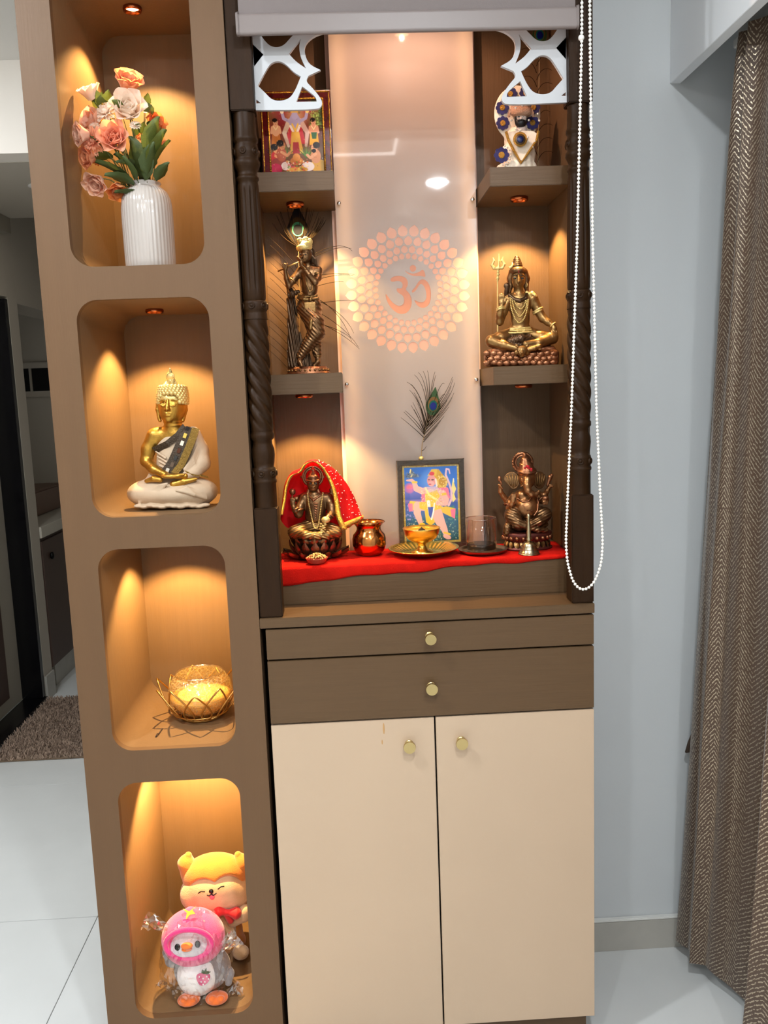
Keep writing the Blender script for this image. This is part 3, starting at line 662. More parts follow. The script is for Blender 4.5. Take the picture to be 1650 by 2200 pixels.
def beads(T, path, r, gap, name, m, par):
    P = np.array([T(*p) for p in path]); n = 6
    Q = []
    for i in range(len(P) - 1):
        p0, p1, p2, p3 = P[max(i - 1, 0)], P[i], P[i + 1], P[min(i + 2, len(P) - 1)]
        for t in np.linspace(0, 1, n, endpoint=False): Q.append(.5 * ((2 * p1) + (p2 - p0) * t + (2 * p0 - 5 * p1 + 4 * p2 - p3) * t * t + (3 * p1 - p0 - 3 * p2 + p3) * t ** 3))
    Q.append(P[-1]); Q = np.array(Q); d = np.r_[0, np.cumsum(np.linalg.norm(np.diff(Q, axis=0), axis=1))]
    mb = MB()
    for s_ in np.arange(0, d[-1], gap * T.a[2]):
        mb.ball([np.interp(s_, d, Q[:, i]) for i in range(3)], r * T.a[2], 8, 6)
    o = mb.obj(name, m, par, world=False, smooth=True); o['kind'] = 'stuff'; return o
def ribbon(T, path, wd, name, m, par, off=(0, 0), th=5, n=8):
    "strip of cloth along a path; wd = half width vector in sheet units per point (x, y)"
    P = [Vector(p) for p in path]; R = []
    for i in range(len(P) - 1):
        for q in range(n): R.append(P[i].lerp(P[i + 1], q / n))
    R.append(P[-1]); g = []
    for i, p in enumerate(R):
        a = Vector((p[0] - wd[0] + off[0], p[1] - wd[1] + off[1], p[2])); b = Vector((p[0] + wd[0] + off[0], p[1] + wd[1] + off[1], p[2]))
        g.append([T(*a), T(*((a + b) / 2 + Vector((0, 0, -th * .6)))), T(*b), T(*(b + Vector((0, 0, th * 2)))), T(*(a + Vector((0, 0, th * 2))))])
    return MB().grid(g, closev=True).obj(name, m, par, world=False, smooth=False)
m_gold = mat('aged_gold', 'b98c3c', .36, metal=.9, bump=.15, bscale=180, var=.16, vscale=60)
m_goldl = mat('pale_gold_paint', 'd8bd78', .42, metal=.55, bump=.15, bscale=220)
m_bronze = mat('antique_bronze', '7a5a3c', .34, metal=.9, bump=.2, bscale=200, var=.3, vscale=55)
m_bronzed = mat('dark_bronze', '54402f', .36, metal=.85, bump=.2, bscale=200, var=.3, vscale=60)
m_bronzel = mat('rubbed_bronze', '927044', .36, metal=.9, bump=.15, bscale=200, var=.2, vscale=60)
m_copb = mat('coppery_bronze', '8f5f42', .34, metal=.9, bump=.2, bscale=200, var=.25, vscale=60)
m_eye = mat('eye_paint', '16100c', .4)
m_redp = mat('red_powder', 'a8121c', .8)
m_creamr = mat('cream_resin', 'bda68b', .62, bump=.12, bscale=160, var=.04, vscale=25)
# ------------------------------------------------------------------ seated figure with cream robe (niche 2)
def seated_figure():
    T = Trace(945, 1793, .000292, .075, -.038, -.212, .07)
    t = thing('seated_figurine', 'golden seated meditating figurine in a cream robe in the second niche', 'figurine', (-.222, .145, 1.3965))
    b = Sc(T, .0013)
    b.e((955, 1290, 20), 140, 150, 95, 30).e((950, 1430, 10), 130, 130, 100, 40).c((845, 1215, 20), (1080, 1210, 20), 66, 66, 40)
    b.c((955, 1190, 5), (948, 1070, -5), 72, 66, 30).ring((955, 1135, 0), 66, 9, k=8).ring((953, 1110, 0), 66, 7, k=8)
    b.e((945, 985, -5), 112, 122, 112, 10).e((932, 1050, -32), 78, 68, 78, 40)
    b.t([(908, 940, -112), (905, 985, -122), (903, 1012, -134)], [9, 12, 17], 12).c((890, 1016, -118), (918, 1016, -118), 11, 11, 8)
    for sx in (-1, 1):
        cx = 908 + sx * 38
        b.t([(cx - 30, 958 - 4, -100 + 8 * (sx > 0)), (cx, 938, -112), (cx + 28, 956, -104 + 16 * (sx > 0))], 6, 5)
        b.e((cx, 976, -104 + 6 * (sx > 0)), 27, 14, 14, 6).t([(cx - 26, 980, -112), (cx, 990, -118), (cx + 26, 980, -110)], 4, 3)
    b.e((912, 1046, -112), 30, 8, 10, 4).e((912, 1062, -110), 26, 10, 12, 4).e((915, 1095, -92), 26, 20, 20, 16)
    b.t([(832, 960, 10), (826, 1010, 5), (838, 1075, 0), (846, 1098, -2)], [20, 16, 13, 15], 8).t([(1046, 955, 20), (1052, 1010, 15), (1038, 1075, 10), (1030, 1098, 8)], [20, 17, 13, 15], 8)
    b.t([(800, 1220, 10), (752, 1330, 5), (738, 1425, -10)], [62, 54, 50], 25).t([(738, 1425, -10), (800, 1495, -90), (890, 1535, -150)], [48, 40, 30], 16)
    b.e((945, 1546, -165), 92, 22, 44, 14)
    for i in range(4): b.c((940, 1538 + i * 5, -190 + i * 14), (1035 - i * 8, 1532 + i * 9, -185 + i * 14), 10, 8, 6)
    b.c((1050, 1545, -150), (980, 1556, -178), 22, 12, 10)
    b.obj('body', m_gold, t)
    f = Sc(T, .0013)
    f.t([(960, 1615, -150), (1040, 1590, -160), (1125, 1572, -150)], [34, 26, 16], 12).t([(740, 1585, -130), (800, 1568, -140), (850, 1576, -145)], [16, 24, 22], 10)
    for i in range(4): f.c((1110, 1572, -158 + i * 10), (1142, 1566 + i * 3, -158 + i * 10), 9, 6, 4)
    f.obj('feet', m_gold, t)
    r = Sc(T, .0013)
    r.e((775, 1685, -20), 192, 112, 165, 50).e((1125, 1678, -20), 192, 116, 165, 50).e((950, 1690, -90), 215, 92, 140, 60).e((950, 1560, 40), 200, 150, 110, 60)
    r.e((950, 1775, -20), 300, 26, 175, 20)
    for q in range(7):
        a = q / 6; r.t([(905 - a * 60, 1605 + a * 12, -205 + a * 10), (850 - a * 95, 1660 + a * 25, -190 + a * 30), (690 - a * 40 + q * 6, 1715 + a * 50, -150)], [8, 15, 9], 7)
        r.t([(980 + a * 40, 1660 + a * 8, -220), (1060 + a * 60, 1640 + a * 55, -195), (1210 + a * 10, 1690 + a * 40, -140)], [8, 15, 9], 7)
    for q in range(12): r.e((680 + q * 48, 1786 + 6 * math.sin(q * 2.1), -150 - 40 * math.sin(PI * q / 11)), 40, 17, 34, 10)
    r.obj('lower_robe', m_creamr, t)
    v = Sc(T, .0013)
    v.e((968, 1310, 18), 150, 160, 108, 30).e((962, 1440, 8), 142, 138, 114, 40).t([(1110, 1215, 20), (1165, 1340, 20), (1178, 1440, 0)], [70, 72, 76], 30).t([(1178, 1440, 0), (1130, 1510, -60), (1060, 1545, -120)], [72, 52, 38], 26)
    v.b((760, 1105, 0), 330, 120, 300, 4, 10, Matrix.Rotation(math.radians(-38), 4, 'Y'), 's')
    for q in range(6): v.t([(1150 + q * 8, 1290 + q * 28, -48), (1110 + q * 6, 1400 + q * 22, -86), (1040 + q * 4, 1490 + q * 10, -130)], [7, 12, 8], 7)
    for q in range(4): v.t([(815 + q * 10, 1350 + q * 38, -72), (890 + q * 10, 1400 + q * 32, -116)], [6, 11], 6)
    v.obj('upper_robe', m_creamr, t)
    mb = MB(); u = T.a[2]; rr = random.Random(1)
    for lv in range(15):
        ph = lv / 14; 
        if lv < 8: R, y = 118 * math.cos((lv / 8 - .12) * .95) ** .5 if lv else 117, 955 - lv * 17
        else: R, y = 62 - (lv - 8) * 8.5, 828 - (lv - 8) * 9
        n = max(5, int(2 * PI * R / 30))
        for i in range(n):
            a = 2 * PI * (i + .5 * (lv % 2)) / n; dx, dd = R * math.cos(a), R * math.sin(a)
            if lv < 4 and dd < -60 and abs(dx + 30) < 85 - lv * 8: continue
            mb.ball(T(946 + dx - (8 if lv > 7 else 0), y, dd + 2), 19.5 * u, 8, 6)
    mb.obj('hair_curls', m_goldl, t, world=False, smooth=True)['kind'] = 'stuff'
    h = Sc(T, .0013); h.e((944, 925, 5), 112, 80, 112, 30).c((938, 860, 5), (932, 780, 5), 62, 24, 30)
    h.e((928, 750, 0), 34, 34, 30, 12).c((928, 735, 0), (925, 683, 0), 26, 6, 14)
    for q in (0, 1, 2): h.ring((928, 748, -26 + q * 4), 10 + q * 10, 4, (0, 1, 0), 2)
    h.obj('hair_cap', m_goldl, t)
    pth = [(1075, 1150, -62), (1052, 1222, -100), (1022, 1300, -112), (988, 1380, -124), (955, 1450, -130), (905, 1512, -140)]
    m_br = mat('sash_brown', '3a2c1c', .5, metal=.3, bump=.5, bscale=300); m_gs = mat('sash_gold_net', '8f7338', .4, metal=.7, bump=.9, bscale=420)
    ribbon(T, pth, (44, 8), 'sash', m_br, t, (-10, 0)); ribbon(T, pth, (30, 6), 'sash_border', m_gs, t, (58, 10))
    ribbon(T, [(1045, 1148, -72), (985, 1225, -103), (905, 1290, -98), (800, 1340, -52)], (16, 22), 'neckline_border', m_br, t)
    cols = ['2a2320', 'e8c860', 'f4ead8', '5b3320', '3b3a38', '6c5a4a', 'd8d0c0']
    for q, cc in enumerate(cols):
        a = q / 6 * 4.6 + .25; i = int(a); p = Vector(pth[i]).lerp(Vector(pth[i + 1]), a - i)
        o = MB().box(-13 * u, 13 * u, -3 * u, 3 * u, -20 * u, 20 * u).obj('mirror_tile', mat('mirror_' + cc, cc, .15, metal=.4), t, world=False, bevel=.0005)
        o.location = T(p.x - 6, p.y, p.z - 7); o.rotation_euler = (0, math.radians(24), 0)
    ribbon(T, [(1050, 1510, -150), (1110, 1535, -130), (1190, 1545, -80), (1240, 1560, -40)], (8, 10), 'cuff_border', m_gs, t)
seated_figure()
# ------------------------------------------------------------------ standing flute player (shelf, left)
def flute_player():
    T = Trace(870, 1908, .000231, .0536, -.033, -.046, -.095)
    t = thing('flute_player_figurine', 'bronze standing figurine playing a flute on the lower left shrine shelf', 'figurine', (.117, .21, 1.6975))
    u = T.a[2]
    P = []
    for i in range(40):
        a = 2 * PI * i / 40; k = 1 + .012 * math.cos(16 * a)
        P.append([(r * u * k * math.cos(a), r * u * .62 * k * math.sin(a), z * u) for r, z in ((0, 0), (228, 0), (232, 10), (222, 18), (214, 30), (218, 48), (214, 58), (198, 64), (195, 78), (0, 82))])
    MB().grid(P, closeu=True).obj('pedestal', m_copb, t, world=False, smooth=True)
    mb = MB()
    for i in range(26):
        a = 2 * PI * i / 26; mb.ball((217 * u * math.cos(a), 217 * .62 * u * math.sin(a), 40 * u), (12 * u, 12 * u, 13 * u), 8, 6)
    mb.obj('lotus_band', m_bronzel, t, world=False, smooth=True)
    b = Sc(T, .0011)
    b.e((880, 1010, 0), 88, 120, 70, 30).e((885, 890, 0), 112, 95, 76, 40).c((790, 850, 0), (965, 845, 0), 48, 48, 30).c((862, 830, -10), (850, 760, -25), 38, 34, 20)
    b.e((838, 690, -38), 66, 84, 70, 10).e((822, 735, -66), 36, 34, 34, 20).t([(808, 680, -100), (796, 712, -112)], [11, 16], 8)
    b.e((788, 698, -108), 22, 13, 16, 8, op='s').e((838, 696, -122), 22, 13, 16, 8, op='s').e((790, 744, -92), 14, 9, 12, 6).e((812, 758, -90), 14, 9, 10, 5)
    for x, d in ((788, -88), (836, -103)): b.e((x, 690, d), 16, 8, 8, 4).t([(x - 18, 676, d - 2), (x + 16, 672, d - 4)], 5, 4)
    b.t([(775, 860, 0), (715, 930, -30), (665, 1000, -70)], [42, 38, 32], 16).t([(665, 1000, -70), (640, 930, -100), (628, 865, -118)], [31, 26, 19], 10).e((628, 832, -122), 24, 34, 20, 8)
    for q in range(4): b.t([(608 + q * 12, 822, -136), (604 + q * 14, 790 - 6 * (q % 2), -150), (610 + q * 14, 800, -120)], [8, 7, 6], 4)
    b.t([(965, 850, -10), (962, 920, -50), (935, 965, -95)], [44, 40, 36], 16).t([(935, 965, -95), (870, 890, -125), (812, 815, -140)], [34, 28, 20], 12).e((790, 765, -146), 22, 42, 20, 10)
    for q in range(4): b.t([(770 + q * 12, 740, -150), (755 + q * 10, 715 + q * 10, -162), (750 + q * 9, 735 + q * 10, -146)], [9, 8, 6], 4)
    b.t([(880, 1080, 0), (890, 1300, -20), (945, 1470, -60), (860, 1600, -74), (785, 1720, -80)], [60, 60, 50, 34, 24], 10).t([(890, 1300, 0), (935, 1500, 20), (965, 1720, -20)], [60, 40, 26], 10).t([(785, 1720, -80), (778, 1770, -105), (800, 1812, -130)], [24, 26, 18], 10).t([(965, 1720, -20), (968, 1775, -40), (930, 1812, -80)], [26, 27, 18], 10)
    b.obj('body', m_bronze, t)
    g = Sc(T, .0011)
    g.e((878, 1180, 0), 118, 120, 88, 40).t([(845, 1230, -15), (930, 1370, -62), (950, 1470, -70)], [100, 98, 88], 30).t([(950, 1470, -70), (860, 1600, -75), (790, 1710, -78)], [84, 62, 44], 30)
    g.t([(915, 1250, 15), (935, 1500, 20), (962, 1700, -10)], [95, 72, 46], 30)
    g.disp(T(700, 1760, 160), T(1060, 1130, -200), lambda X, Y, Z: .0007 * np.sin((Z * .75 + X * .75 - Y * .2) * 800 + 1.2 * np.sin(Z * 90)))
    g.obj('dhoti', m_bronze, t)
    d = Sc(T, .0011)
    d.t([(672, 1010, 10), (690, 1150, 25), (705, 1400, 25), (720, 1640, 25), (735, 1820, 0)], [34, 44, 56, 72, 84], 20).t([(672, 1010, 0), (690, 1090, -60), (760, 1060, -40)], [30, 34, 20], 20)
    d.t([(735, 1500, 20), (800, 1700, 20), (850, 1830, 0)], [50, 70, 80], 30).t([(850, 1830, 10), (960, 1830, 30)], [50, 40], 30)
    d.disp(T(540, 1850, 200), T(960, 1050, -200), lambda X, Y, Z: .0013 * np.sin((X + .12 * Z) * 900))
    d.obj('shawl', m_bronzed, t)
    o = Sc(T, .0011)
    o.t([(762, 1120, -40), (820, 1135, -90), (890, 1138, -98), (960, 1125, -70)], 17, 4).t([(765, 1095, -42), (830, 1108, -84), (900, 1108, -92), (955, 1095, -66)], 10, 4).e((888, 1135, -112), 18, 20, 12, 3)
    o.b((882, 1222, -112), 68, 66, 9, 20, 4).t([(893, 1290, -118), (895, 1360, -150), (890, 1430, -152)], [20, 24, 20], 6)
    o.t([(835, 900, -60), (845, 980, -80), (880, 1060, -80), (905, 1040, -80), (908, 930, -78), (900, 850, -60)], 7, 3)
    o.ring((958, 890, -30), 44, 10, (.2, .3, 1)).ring((700, 950, -42), 38, 9, (.8, .3, 1)).ring((826, 832, -136), 24, 9, (1, .2, 1.2)).ring((782, 1720, -80), 30, 9).ring((966, 1720, -20), 32, 9)
    o.pieces('ornament', m_bronzel, t)
    h = Sc(T, .0011)
    h.e((820, 620, -30), 82, 44, 84, 16).e((835, 590, -20), 70, 46, 70, 16)
    for x, y, r in ((778, 548, 34), (835, 540, 36), (875, 556, 34), (805, 570, 34)): h.e((x, y, -20), r, r, r, 8)
    h.disp(T(700, 680, 100), T(950, 490, -140), lambda X, Y, Z: .0005 * np.sin(X * 1500) * np.sin(Z * 1500))
    h.obj('turban', m_goldl, t)
    k = Sc(T, .0011)
    k.t([(890, 660, 0), (905, 740, 10), (930, 810, 10)], [44, 36, 26], 16).t([(850, 700, 30), (860, 800, 40), (900, 840, 30)], [50, 44, 30], 16)
    for q in range(5): k.t([(900 + q * 9, 690 + q * 10, -40), (905 + q * 12, 760 + q * 10, -30)], [12, 8], 6)
    k.obj('hair', m_bronzed, t)
    MB().tube([T(552, 858, -118), T(690, 800, -132), T(840, 738, -148)], [8 * u, 9 * u, 9 * u], 10).obj('flute', m_bronzel, t, world=False, smooth=True)
    mb = MB()
    for x, y, d_ in ((786, 689, -98), (834, 689, -112)): mb.ball(T(x, y, d_), (11 * u, 4 * u, 5 * u))
    mb.obj('eyes', m_eye, t, world=False, smooth=True)
flute_player()
# ------------------------------------------------------------------ seated trident figure (shelf, right)
def trident_figure():
    T = Trace(680, 1672, .000221, .0225, -.032, .207, -.075)
    t = thing('trident_figurine', 'bronze cross-legged figurine with golden trident on the lower right shrine shelf', 'figurine', (.644, .230, 1.7005))
    u = T.a[2]
    r = Sc(T, .0012)
    r.b((680, 1596, 20), 392, 76, 195, 30, 10).b((680, 1560, 30), 360, 90, 180, 40, 30)
    rr = random.Random(4)
    for iy, y in enumerate((1535, 1588, 1638)):
        for ix in range(11):
            x = 310 + ix * 74 + 36 * (iy % 2) + rr.uniform(-10, 10); r.e((min(x, 1050), y + rr.uniform(-8, 8), -172), 42, 31, 17, 3)
        for ix in range(4):
            for sx in (292, 1066): r.e((sx, y, -130 + ix * 80 + 30 * (iy % 2)), 18, 28, 38, 5)
    r.obj('rock_base', m_copb, t)
    sk = Sc(T, .0012); sk.e((680, 1450, 10), 340, 60, 190, 30).t([(560, 1400, -120), (680, 1370, -150), (800, 1400, -120)], [40, 50, 40], 20)
    for q in range(9): sk.t([(580 + q * 26, 1340, -110), (585 + q * 25, 1400, -165 + 10 * abs(q - 4))], [16, 4], 6)
    sk.disp(T(300, 1530, 260), T(1060, 1320, -260), lambda X, Y, Z: .0007 * np.sin(X * 900) * np.sin(Y * 800 + Z * 700))
    sk.obj('pelt', m_bronzed, t)
    b = Sc(T, .0012)
    b.e((660, 1020, 0), 128, 140, 88, 30).e((664, 1170, 0), 112, 120, 82, 50).e((668, 1290, 10), 135, 70, 96, 40).c((545, 935, 0), (795, 935, 0), 62, 62, 40).c((650, 910, 0), (648, 820, -10), 58, 52, 24)
    b.e((645, 730, -15), 82, 104, 90, 10).e((645, 795, -42), 48, 42, 46, 30).t([(648, 690, -100), (648, 730, -112), (650, 750, -118)], [8, 11, 15], 9)
    for sx in (-1, 1): b.e((648 + sx * 40, 715, -84), 24, 10, 10, 5).t([(648 + sx * 16, 700, -98), (648 + sx * 42, 692, -92), (648 + sx * 66, 704, -76)], 7, 5)
    b.e((608, 722, -112), 30, 15, 22, 10, op='s').e((688, 722, -112), 30, 15, 22, 10, op='s').t([(648, 690, -104), (648, 730, -120), (650, 756, -128)], [11, 14, 20], 8).e((648, 782, -96), 30, 9, 14, 5).e((648, 796, -90), 22, 9, 10, 5)
    b.t([(530, 950, 0), (475, 1080, -30), (438, 1185, -50)], [56, 50, 48], 20).t([(438, 1185, -50), (440, 1110, -100), (462, 1030, -130)], [46, 40, 30], 16).e((466, 985, -135), 38, 42, 20, 10)
    for q in range(4): b.t([(440 + q * 18, 965, -136), (436 + q * 17, 920, -140), (436 + q * 16, 885 + 8 * abs(q - 1.5), -142)], [11, 10, 8], 5)
    b.t([(500, 985, -138), (512, 950, -142), (508, 925, -142)], [11, 10, 8], 6)
    b.t([(812, 950, 0), (865, 1060, -5), (920, 1150, -20)], [60, 52, 48], 20).t([(920, 1150, -20), (980, 1195, -60), (1030, 1230, -90)], [46, 38, 28], 16).e((1050, 1270, -105), 34, 46, 24, 14)
    for q in range(4): b.t([(1024 + q * 17, 1290, -118), (1034 + q * 15, 1335, -128), (1042 + q * 13, 1372 - 8 * abs(q - 1), -126)], [11, 10, 8], 5)
    b.t([(610, 1320, 20), (450, 1370, -50), (350, 1400, -80)], [84, 76, 66], 26).t([(350, 1400, -80), (480, 1440, -150), (620, 1475, -190)], [64, 54, 38], 22)
    b.t([(740, 1320, 20), (900, 1360, -50), (1030, 1370, -85)], [84, 76, 64], 26).t([(1030, 1370, -85), (880, 1420, -150), (730, 1430, -180)], [62, 50, 38], 22)
    b.t([(760, 1490, -200), (830, 1475, -215), (885, 1452, -215)], [30, 28, 22], 12)
    for q in range(5): b.c((880, 1440 + q * 12, -218), (900, 1436 + q * 13, -220), 9, 8, 4)
    b.e((1060, 1350, -95), 34, 34, 40, 16)
    b.obj('body', m_bronzel, t)
    h = Sc(T, .0012)
    h.e((640, 640, -10), 96, 50, 94, 20).t([(570, 650, -10), (548, 720, 10), (556, 800, 20), (540, 870, 30)], [36, 34, 30, 24], 14).t([(715, 650, -10), (738, 720, 10), (730, 800, 20), (740, 860, 30)], [36, 34, 30, 24], 14).e((640, 700, 50), 100, 110, 60, 20)
    for q in range(7): h.t([(648, 618, -80), (600 - q * 6 + q * 20, 640, -92 + 6 * abs(q - 3))], [14, 8], 5)
    for q, (y, R) in enumerate(((585, 58), (562, 52), (540, 45), (519, 38), (500, 30), (484, 21))): h.ring((630 - q, y, 0), R * .7, R * .36, (0, 0, 1), 3)
    h.c((630, 590, 0), (624, 480, 0), 28, 8, 4)
    h.obj('hair', m_bronze, t)
    sn = Sc(T, .0011)
    sn.t([(505, 905, -10), (516, 850, -30), (520, 800, -40)], [26, 26, 26], 8).e((516, 800, -45), 34, 34, 18, 8).t([(548, 905, -66), (600, 945, -84), (665, 962, -92), (730, 935, -80), (745, 880, -50)], [20, 22, 22, 20, 16], 6)
    sn.obj('snake', m_bronzed, t)
    o = Sc(T, .0011)
    o.t([(540, 1310, -80), (620, 1310, -105), (700, 1305, -108), (800, 1300, -80)], 12, 3).t([(560, 1282, -78), (640, 1285, -98), (720, 1280, -98), (790, 1275, -74)], 11, 3).t([(560, 1262, -74), (640, 1262, -92), (720, 1258, -92), (780, 1252, -70)], 10, 3)
    o.ring((866, 1062, -6), 56, 11, (-.45, .1, 1)).ring((866, 1085, -8), 55, 9, (-.45, .1, 1)).ring((1036, 1225, -92), 34, 9, (-.8, .4, 1)).ring((452, 1062, -114), 44, 9, (-.2, .3, 1)).ring((450, 1042, -120), 42, 8, (-.2, .3, 1)).ring((735, 790, -20), 22, 6, (1, .2, 0))
    o.t([(800, 880, -30), (830, 905, -40), (845, 912, -45)], [26, 20, 10], 5).t([(740, 870, -50), (770, 890, -50), (790, 930, -50)], [18, 20, 14], 6)
    o.pieces('ornament', m_goldl, t)
    mn = MB().tube([T(575, 548, -30), T(580, 575, -34), T(570, 596, -36), T(550, 604, -36), T(528, 600, -34)], [3 * u, 12 * u, 15 * u, 12 * u, 3 * u], 8); mn.obj('crescent_moon', m_goldl, t, world=False, smooth=True)
    for i, pth in enumerate(([(556, 930, -80), (570, 1040, -104), (610, 1150, -108), (660, 1200, -104), (715, 1150, -108), (748, 1040, -104), (760, 940, -80)], [(575, 940, -90), (600, 1040, -106), (640, 1110, -106), (665, 1135, -104), (700, 1100, -106), (735, 1030, -104), (745, 945, -84)], [(600, 960, -96), (640, 1030, -104), (680, 1050, -104), (715, 1010, -104), (730, 950, -92)])):
        beads(T, pth, 9, 18, 'bead_garland', m_goldl, t)
    tr = Sc(T, .0011)
    tr.c((418, 1340, -60), (414, 740, -60), 8, 8, 2).c((414, 740, -60), (420, 640, -60), 14, 10, 6).e((414, 720, -60), 20, 16, 20, 3).e((417, 680, -60), 22, 14, 22, 3).e((419, 650, -60), 17, 10, 17, 3).e((420, 610, -60), 34, 22, 16, 8)
    tr.t([(424, 610, -60), (428, 540, -60), (427, 460, -60)], [16, 15, 4], 4)
    tr.t([(415, 615, -60), (370, 612, -60), (352, 580, -60), (372, 535, -60), (362, 498, -60)], [16, 17, 16, 13, 4], 6).t([(425, 613, -60), (468, 608, -60), (486, 572, -60), (462, 530, -60), (474, 492, -60)], [16, 17, 16, 13, 4], 6)
    tr.obj('trident', m_goldl, t)
    li = Sc(T, .0011)
    li.e((690, 1500, -215), 66, 60, 50, 14).e((692, 1530, -250), 34, 28, 24, 12).e((692, 1560, -245), 26, 12, 18, 6).c((690, 1480, -248), (692, 1520, -268), 10, 14, 6)
    for sx in (-1, 1): li.e((690 + sx * 58, 1448, -205), 20, 22, 14, 6).e((690 + sx * 36, 1500, -250), 12, 8, 8, 3).e((690 + sx * 60, 1520, -215), 24, 30, 22, 10)
    li.obj('lion_head', m_bronzel, t)
    MB().box(644 * u * 0 - 3 * u, 3 * u, -3 * u, 3 * u, -14 * u, 14 * u).obj('forehead_mark', m_redp, t, world=False).location = T(649, 652, -102)
    mb = MB()
    for sx in (-1, 1): mb.ball(T(648 + sx * 40, 721, -90), (19 * u, 6 * u, 9 * u)); mb.tube([T(648 + sx * 16, 698, -104), T(648 + sx * 42, 688, -98), T(648 + sx * 66, 700, -82)], 5 * u, 6)
    mb.obj('eyes', m_eye, t, world=False, smooth=True)
trident_figure()
# ------------------------------------------------------------------ seated goddess on a lotus with a red veil
def petal_mesh(name, L, W, curl, m, lift=.2, n=6):
    "cupped pointed petal growing along +X from the origin"
    g = []
    for i in range(n + 1):
        t = i / n; w_ = W * (math.sin(PI * min(1, t * .92 + .1)) ** .8) * (1 if t < .97 else .15)
        row = []
        for j in range(5):
            s_ = (j - 2) / 2; row.append((L * t * math.cos(curl * t), s_ * w_ / 2, L * t * math.sin(curl * t) * 1.0 + lift * W * s_ * s_ * (1 - t * .5)))
        g.append(row)
    mb = MB().grid(g); V = list(mb.V); n0 = len(V)
    mb.add([(x, y, z - W * .06) for x, y, z in V], [f[::-1] for f in mb.F])
    me = bpy.data.meshes.new(name); me.from_pydata(mb.V, [], mb.F); me.update(); me.materials.append(m)
    me.polygons.foreach_set('use_smooth', [True] * len(me.polygons)); return me
def inst(name, me, parent, M, world=False):
    o = bpy.data.objects.new(name, me); COL.objects.link(o); attach(o, parent, world)
    o.matrix_basis = M; return o
def goddess():
    T = Trace(570, 1585, .000282, .0535, -.04, -.045, .15); u = T.a[2]
    t = thing('goddess_figurine', 'dark bronze goddess figurine on a lotus under a red veil', 'figurine', (.114, .222, 1.2412))
    MB().lathe([(0, 0), (190 * u, 0), (190 * u, 18 * u), (150 * u, 40 * u), (160 * u, 120 * u), (205 * u, 160 * u), (205 * u, 178 * u), (0, 182 * u)], 32).obj('lotus_seat', m_bronzed, t, world=False, smooth=True).scale = (1, .8, 1)
    p1 = petal_mesh('lotus_petal', 135 * u, 82 * u, .7, mat('reddish_bronze', '84503a', .36, metal=.85, bump=.2, bscale=200), .35); p2 = petal_mesh('lotus_petal', 150 * u, 96 * u, .35, m_bronze, .45); p3 = petal_mesh('lotus_petal', 115 * u, 74 * u, .45, m_bronze, .35)
    for i in range(15):
        a = 2 * PI * i / 15 + .1
        inst('lotus_petal', p1, t, Matrix.Diagonal((1, .8, 1, 1)) @ Matrix.Rotation(a, 4, 'Z') @ Matrix.Translation((172 * u, 0, 40 * u)) @ Matrix.Rotation(-.35, 4, 'Y'))
    for i in range(14):
        a = 2 * PI * (i + .5) / 14
        inst('lotus_petal', p2, t, Matrix.Diagonal((1, .8, 1, 1)) @ Matrix.Rotation(a, 4, 'Z') @ Matrix.Translation((165 * u, 0, 8 * u)) @ Matrix.Rotation(-.02, 4, 'Y'))
        inst('lotus_petal', p3, t, Matrix.Diagonal((1, .8, 1, 1)) @ Matrix.Rotation(a, 4, 'Z') @ Matrix.Translation((175 * u, 0, 110 * u)) @ Matrix.Rotation(-.6, 4, 'Y'))
    b = Sc(T, .0012)
    b.e((560, 1110, 0), 105, 120, 78, 30).e((562, 1220, 0), 95, 90, 76, 40).c((465, 1050, 0), (658, 1050, 0), 46, 46, 30).c((545, 1040, -5), (540, 970, -15), 36, 34, 16)
    b.e((538, 930, -28), 54, 70, 58, 10).e((538, 965, -50), 32, 28, 30, 20).t([(538, 910, -84), (538, 936, -96)], [7, 11], 7)
    for sx in (-1, 1): b.e((538 + sx * 24, 926, -74), 16, 8, 8, 4)
    for sx in (-1, 1): b.e((538 + sx * 25, 931, -92), 20, 10, 14, 6, op='s')
    b.e((538, 960, -86), 18, 8, 9, 5)
    b.t([(455, 1060, 0), (425, 1130, -30), (410, 1195, -60)], [44, 42, 40], 16).t([(410, 1195, -60), (385, 1165, -90), (368, 1135, -105)], [36, 28, 22], 12).e((362, 1105, -108), 24, 34, 14, 8)
    for q in range(4): b.t([(346 + q * 11, 1085, -108), (345 + q * 11, 1062 + 4 * abs(q - 1), -112)], [8, 6], 4)
    b.t([(455, 1040, 30), (390, 1060, 30), (350, 1060, 0)], [30, 26, 18], 12)
    b.t([(668, 1060, 0), (700, 1130, -30), (705, 1190, -60)], [44, 42, 38], 16).t([(705, 1190, -60), (680, 1225, -110), (650, 1245, -140)], [34, 28, 20], 12).e((640, 1250, -146), 26, 20, 20, 8)
    b.t([(668, 1040, 30), (720, 1020, 30), (700, 980, 10)], [30, 26, 18], 12)
    b.obj('body', m_bronze, t)
    g = Sc(T, .0012)
    g.e((560, 1300, 20), 130, 70, 90, 30).t([(520, 1320, 0), (420, 1350, -70), (375, 1360, -90)], [74, 66, 54], 24).t([(375, 1360, -90), (470, 1385, -150), (590, 1395, -170)], [52, 42, 28], 20).t([(610, 1320, 0), (700, 1350, -70), (745, 1360, -90)], [74, 66, 54], 24).t([(745, 1360, -90), (660, 1385, -150), (560, 1390, -165)], [52, 42, 28], 20)
    g.disp(T(300, 1420, 120), T(820, 1270, -240), lambda X, Y, Z: .0008 * np.sin((Z + .35 * np.abs(X)) * 900 + Y * 300))
    g.obj('skirt', m_bronzel, t)
    o = Sc(T, .0011)
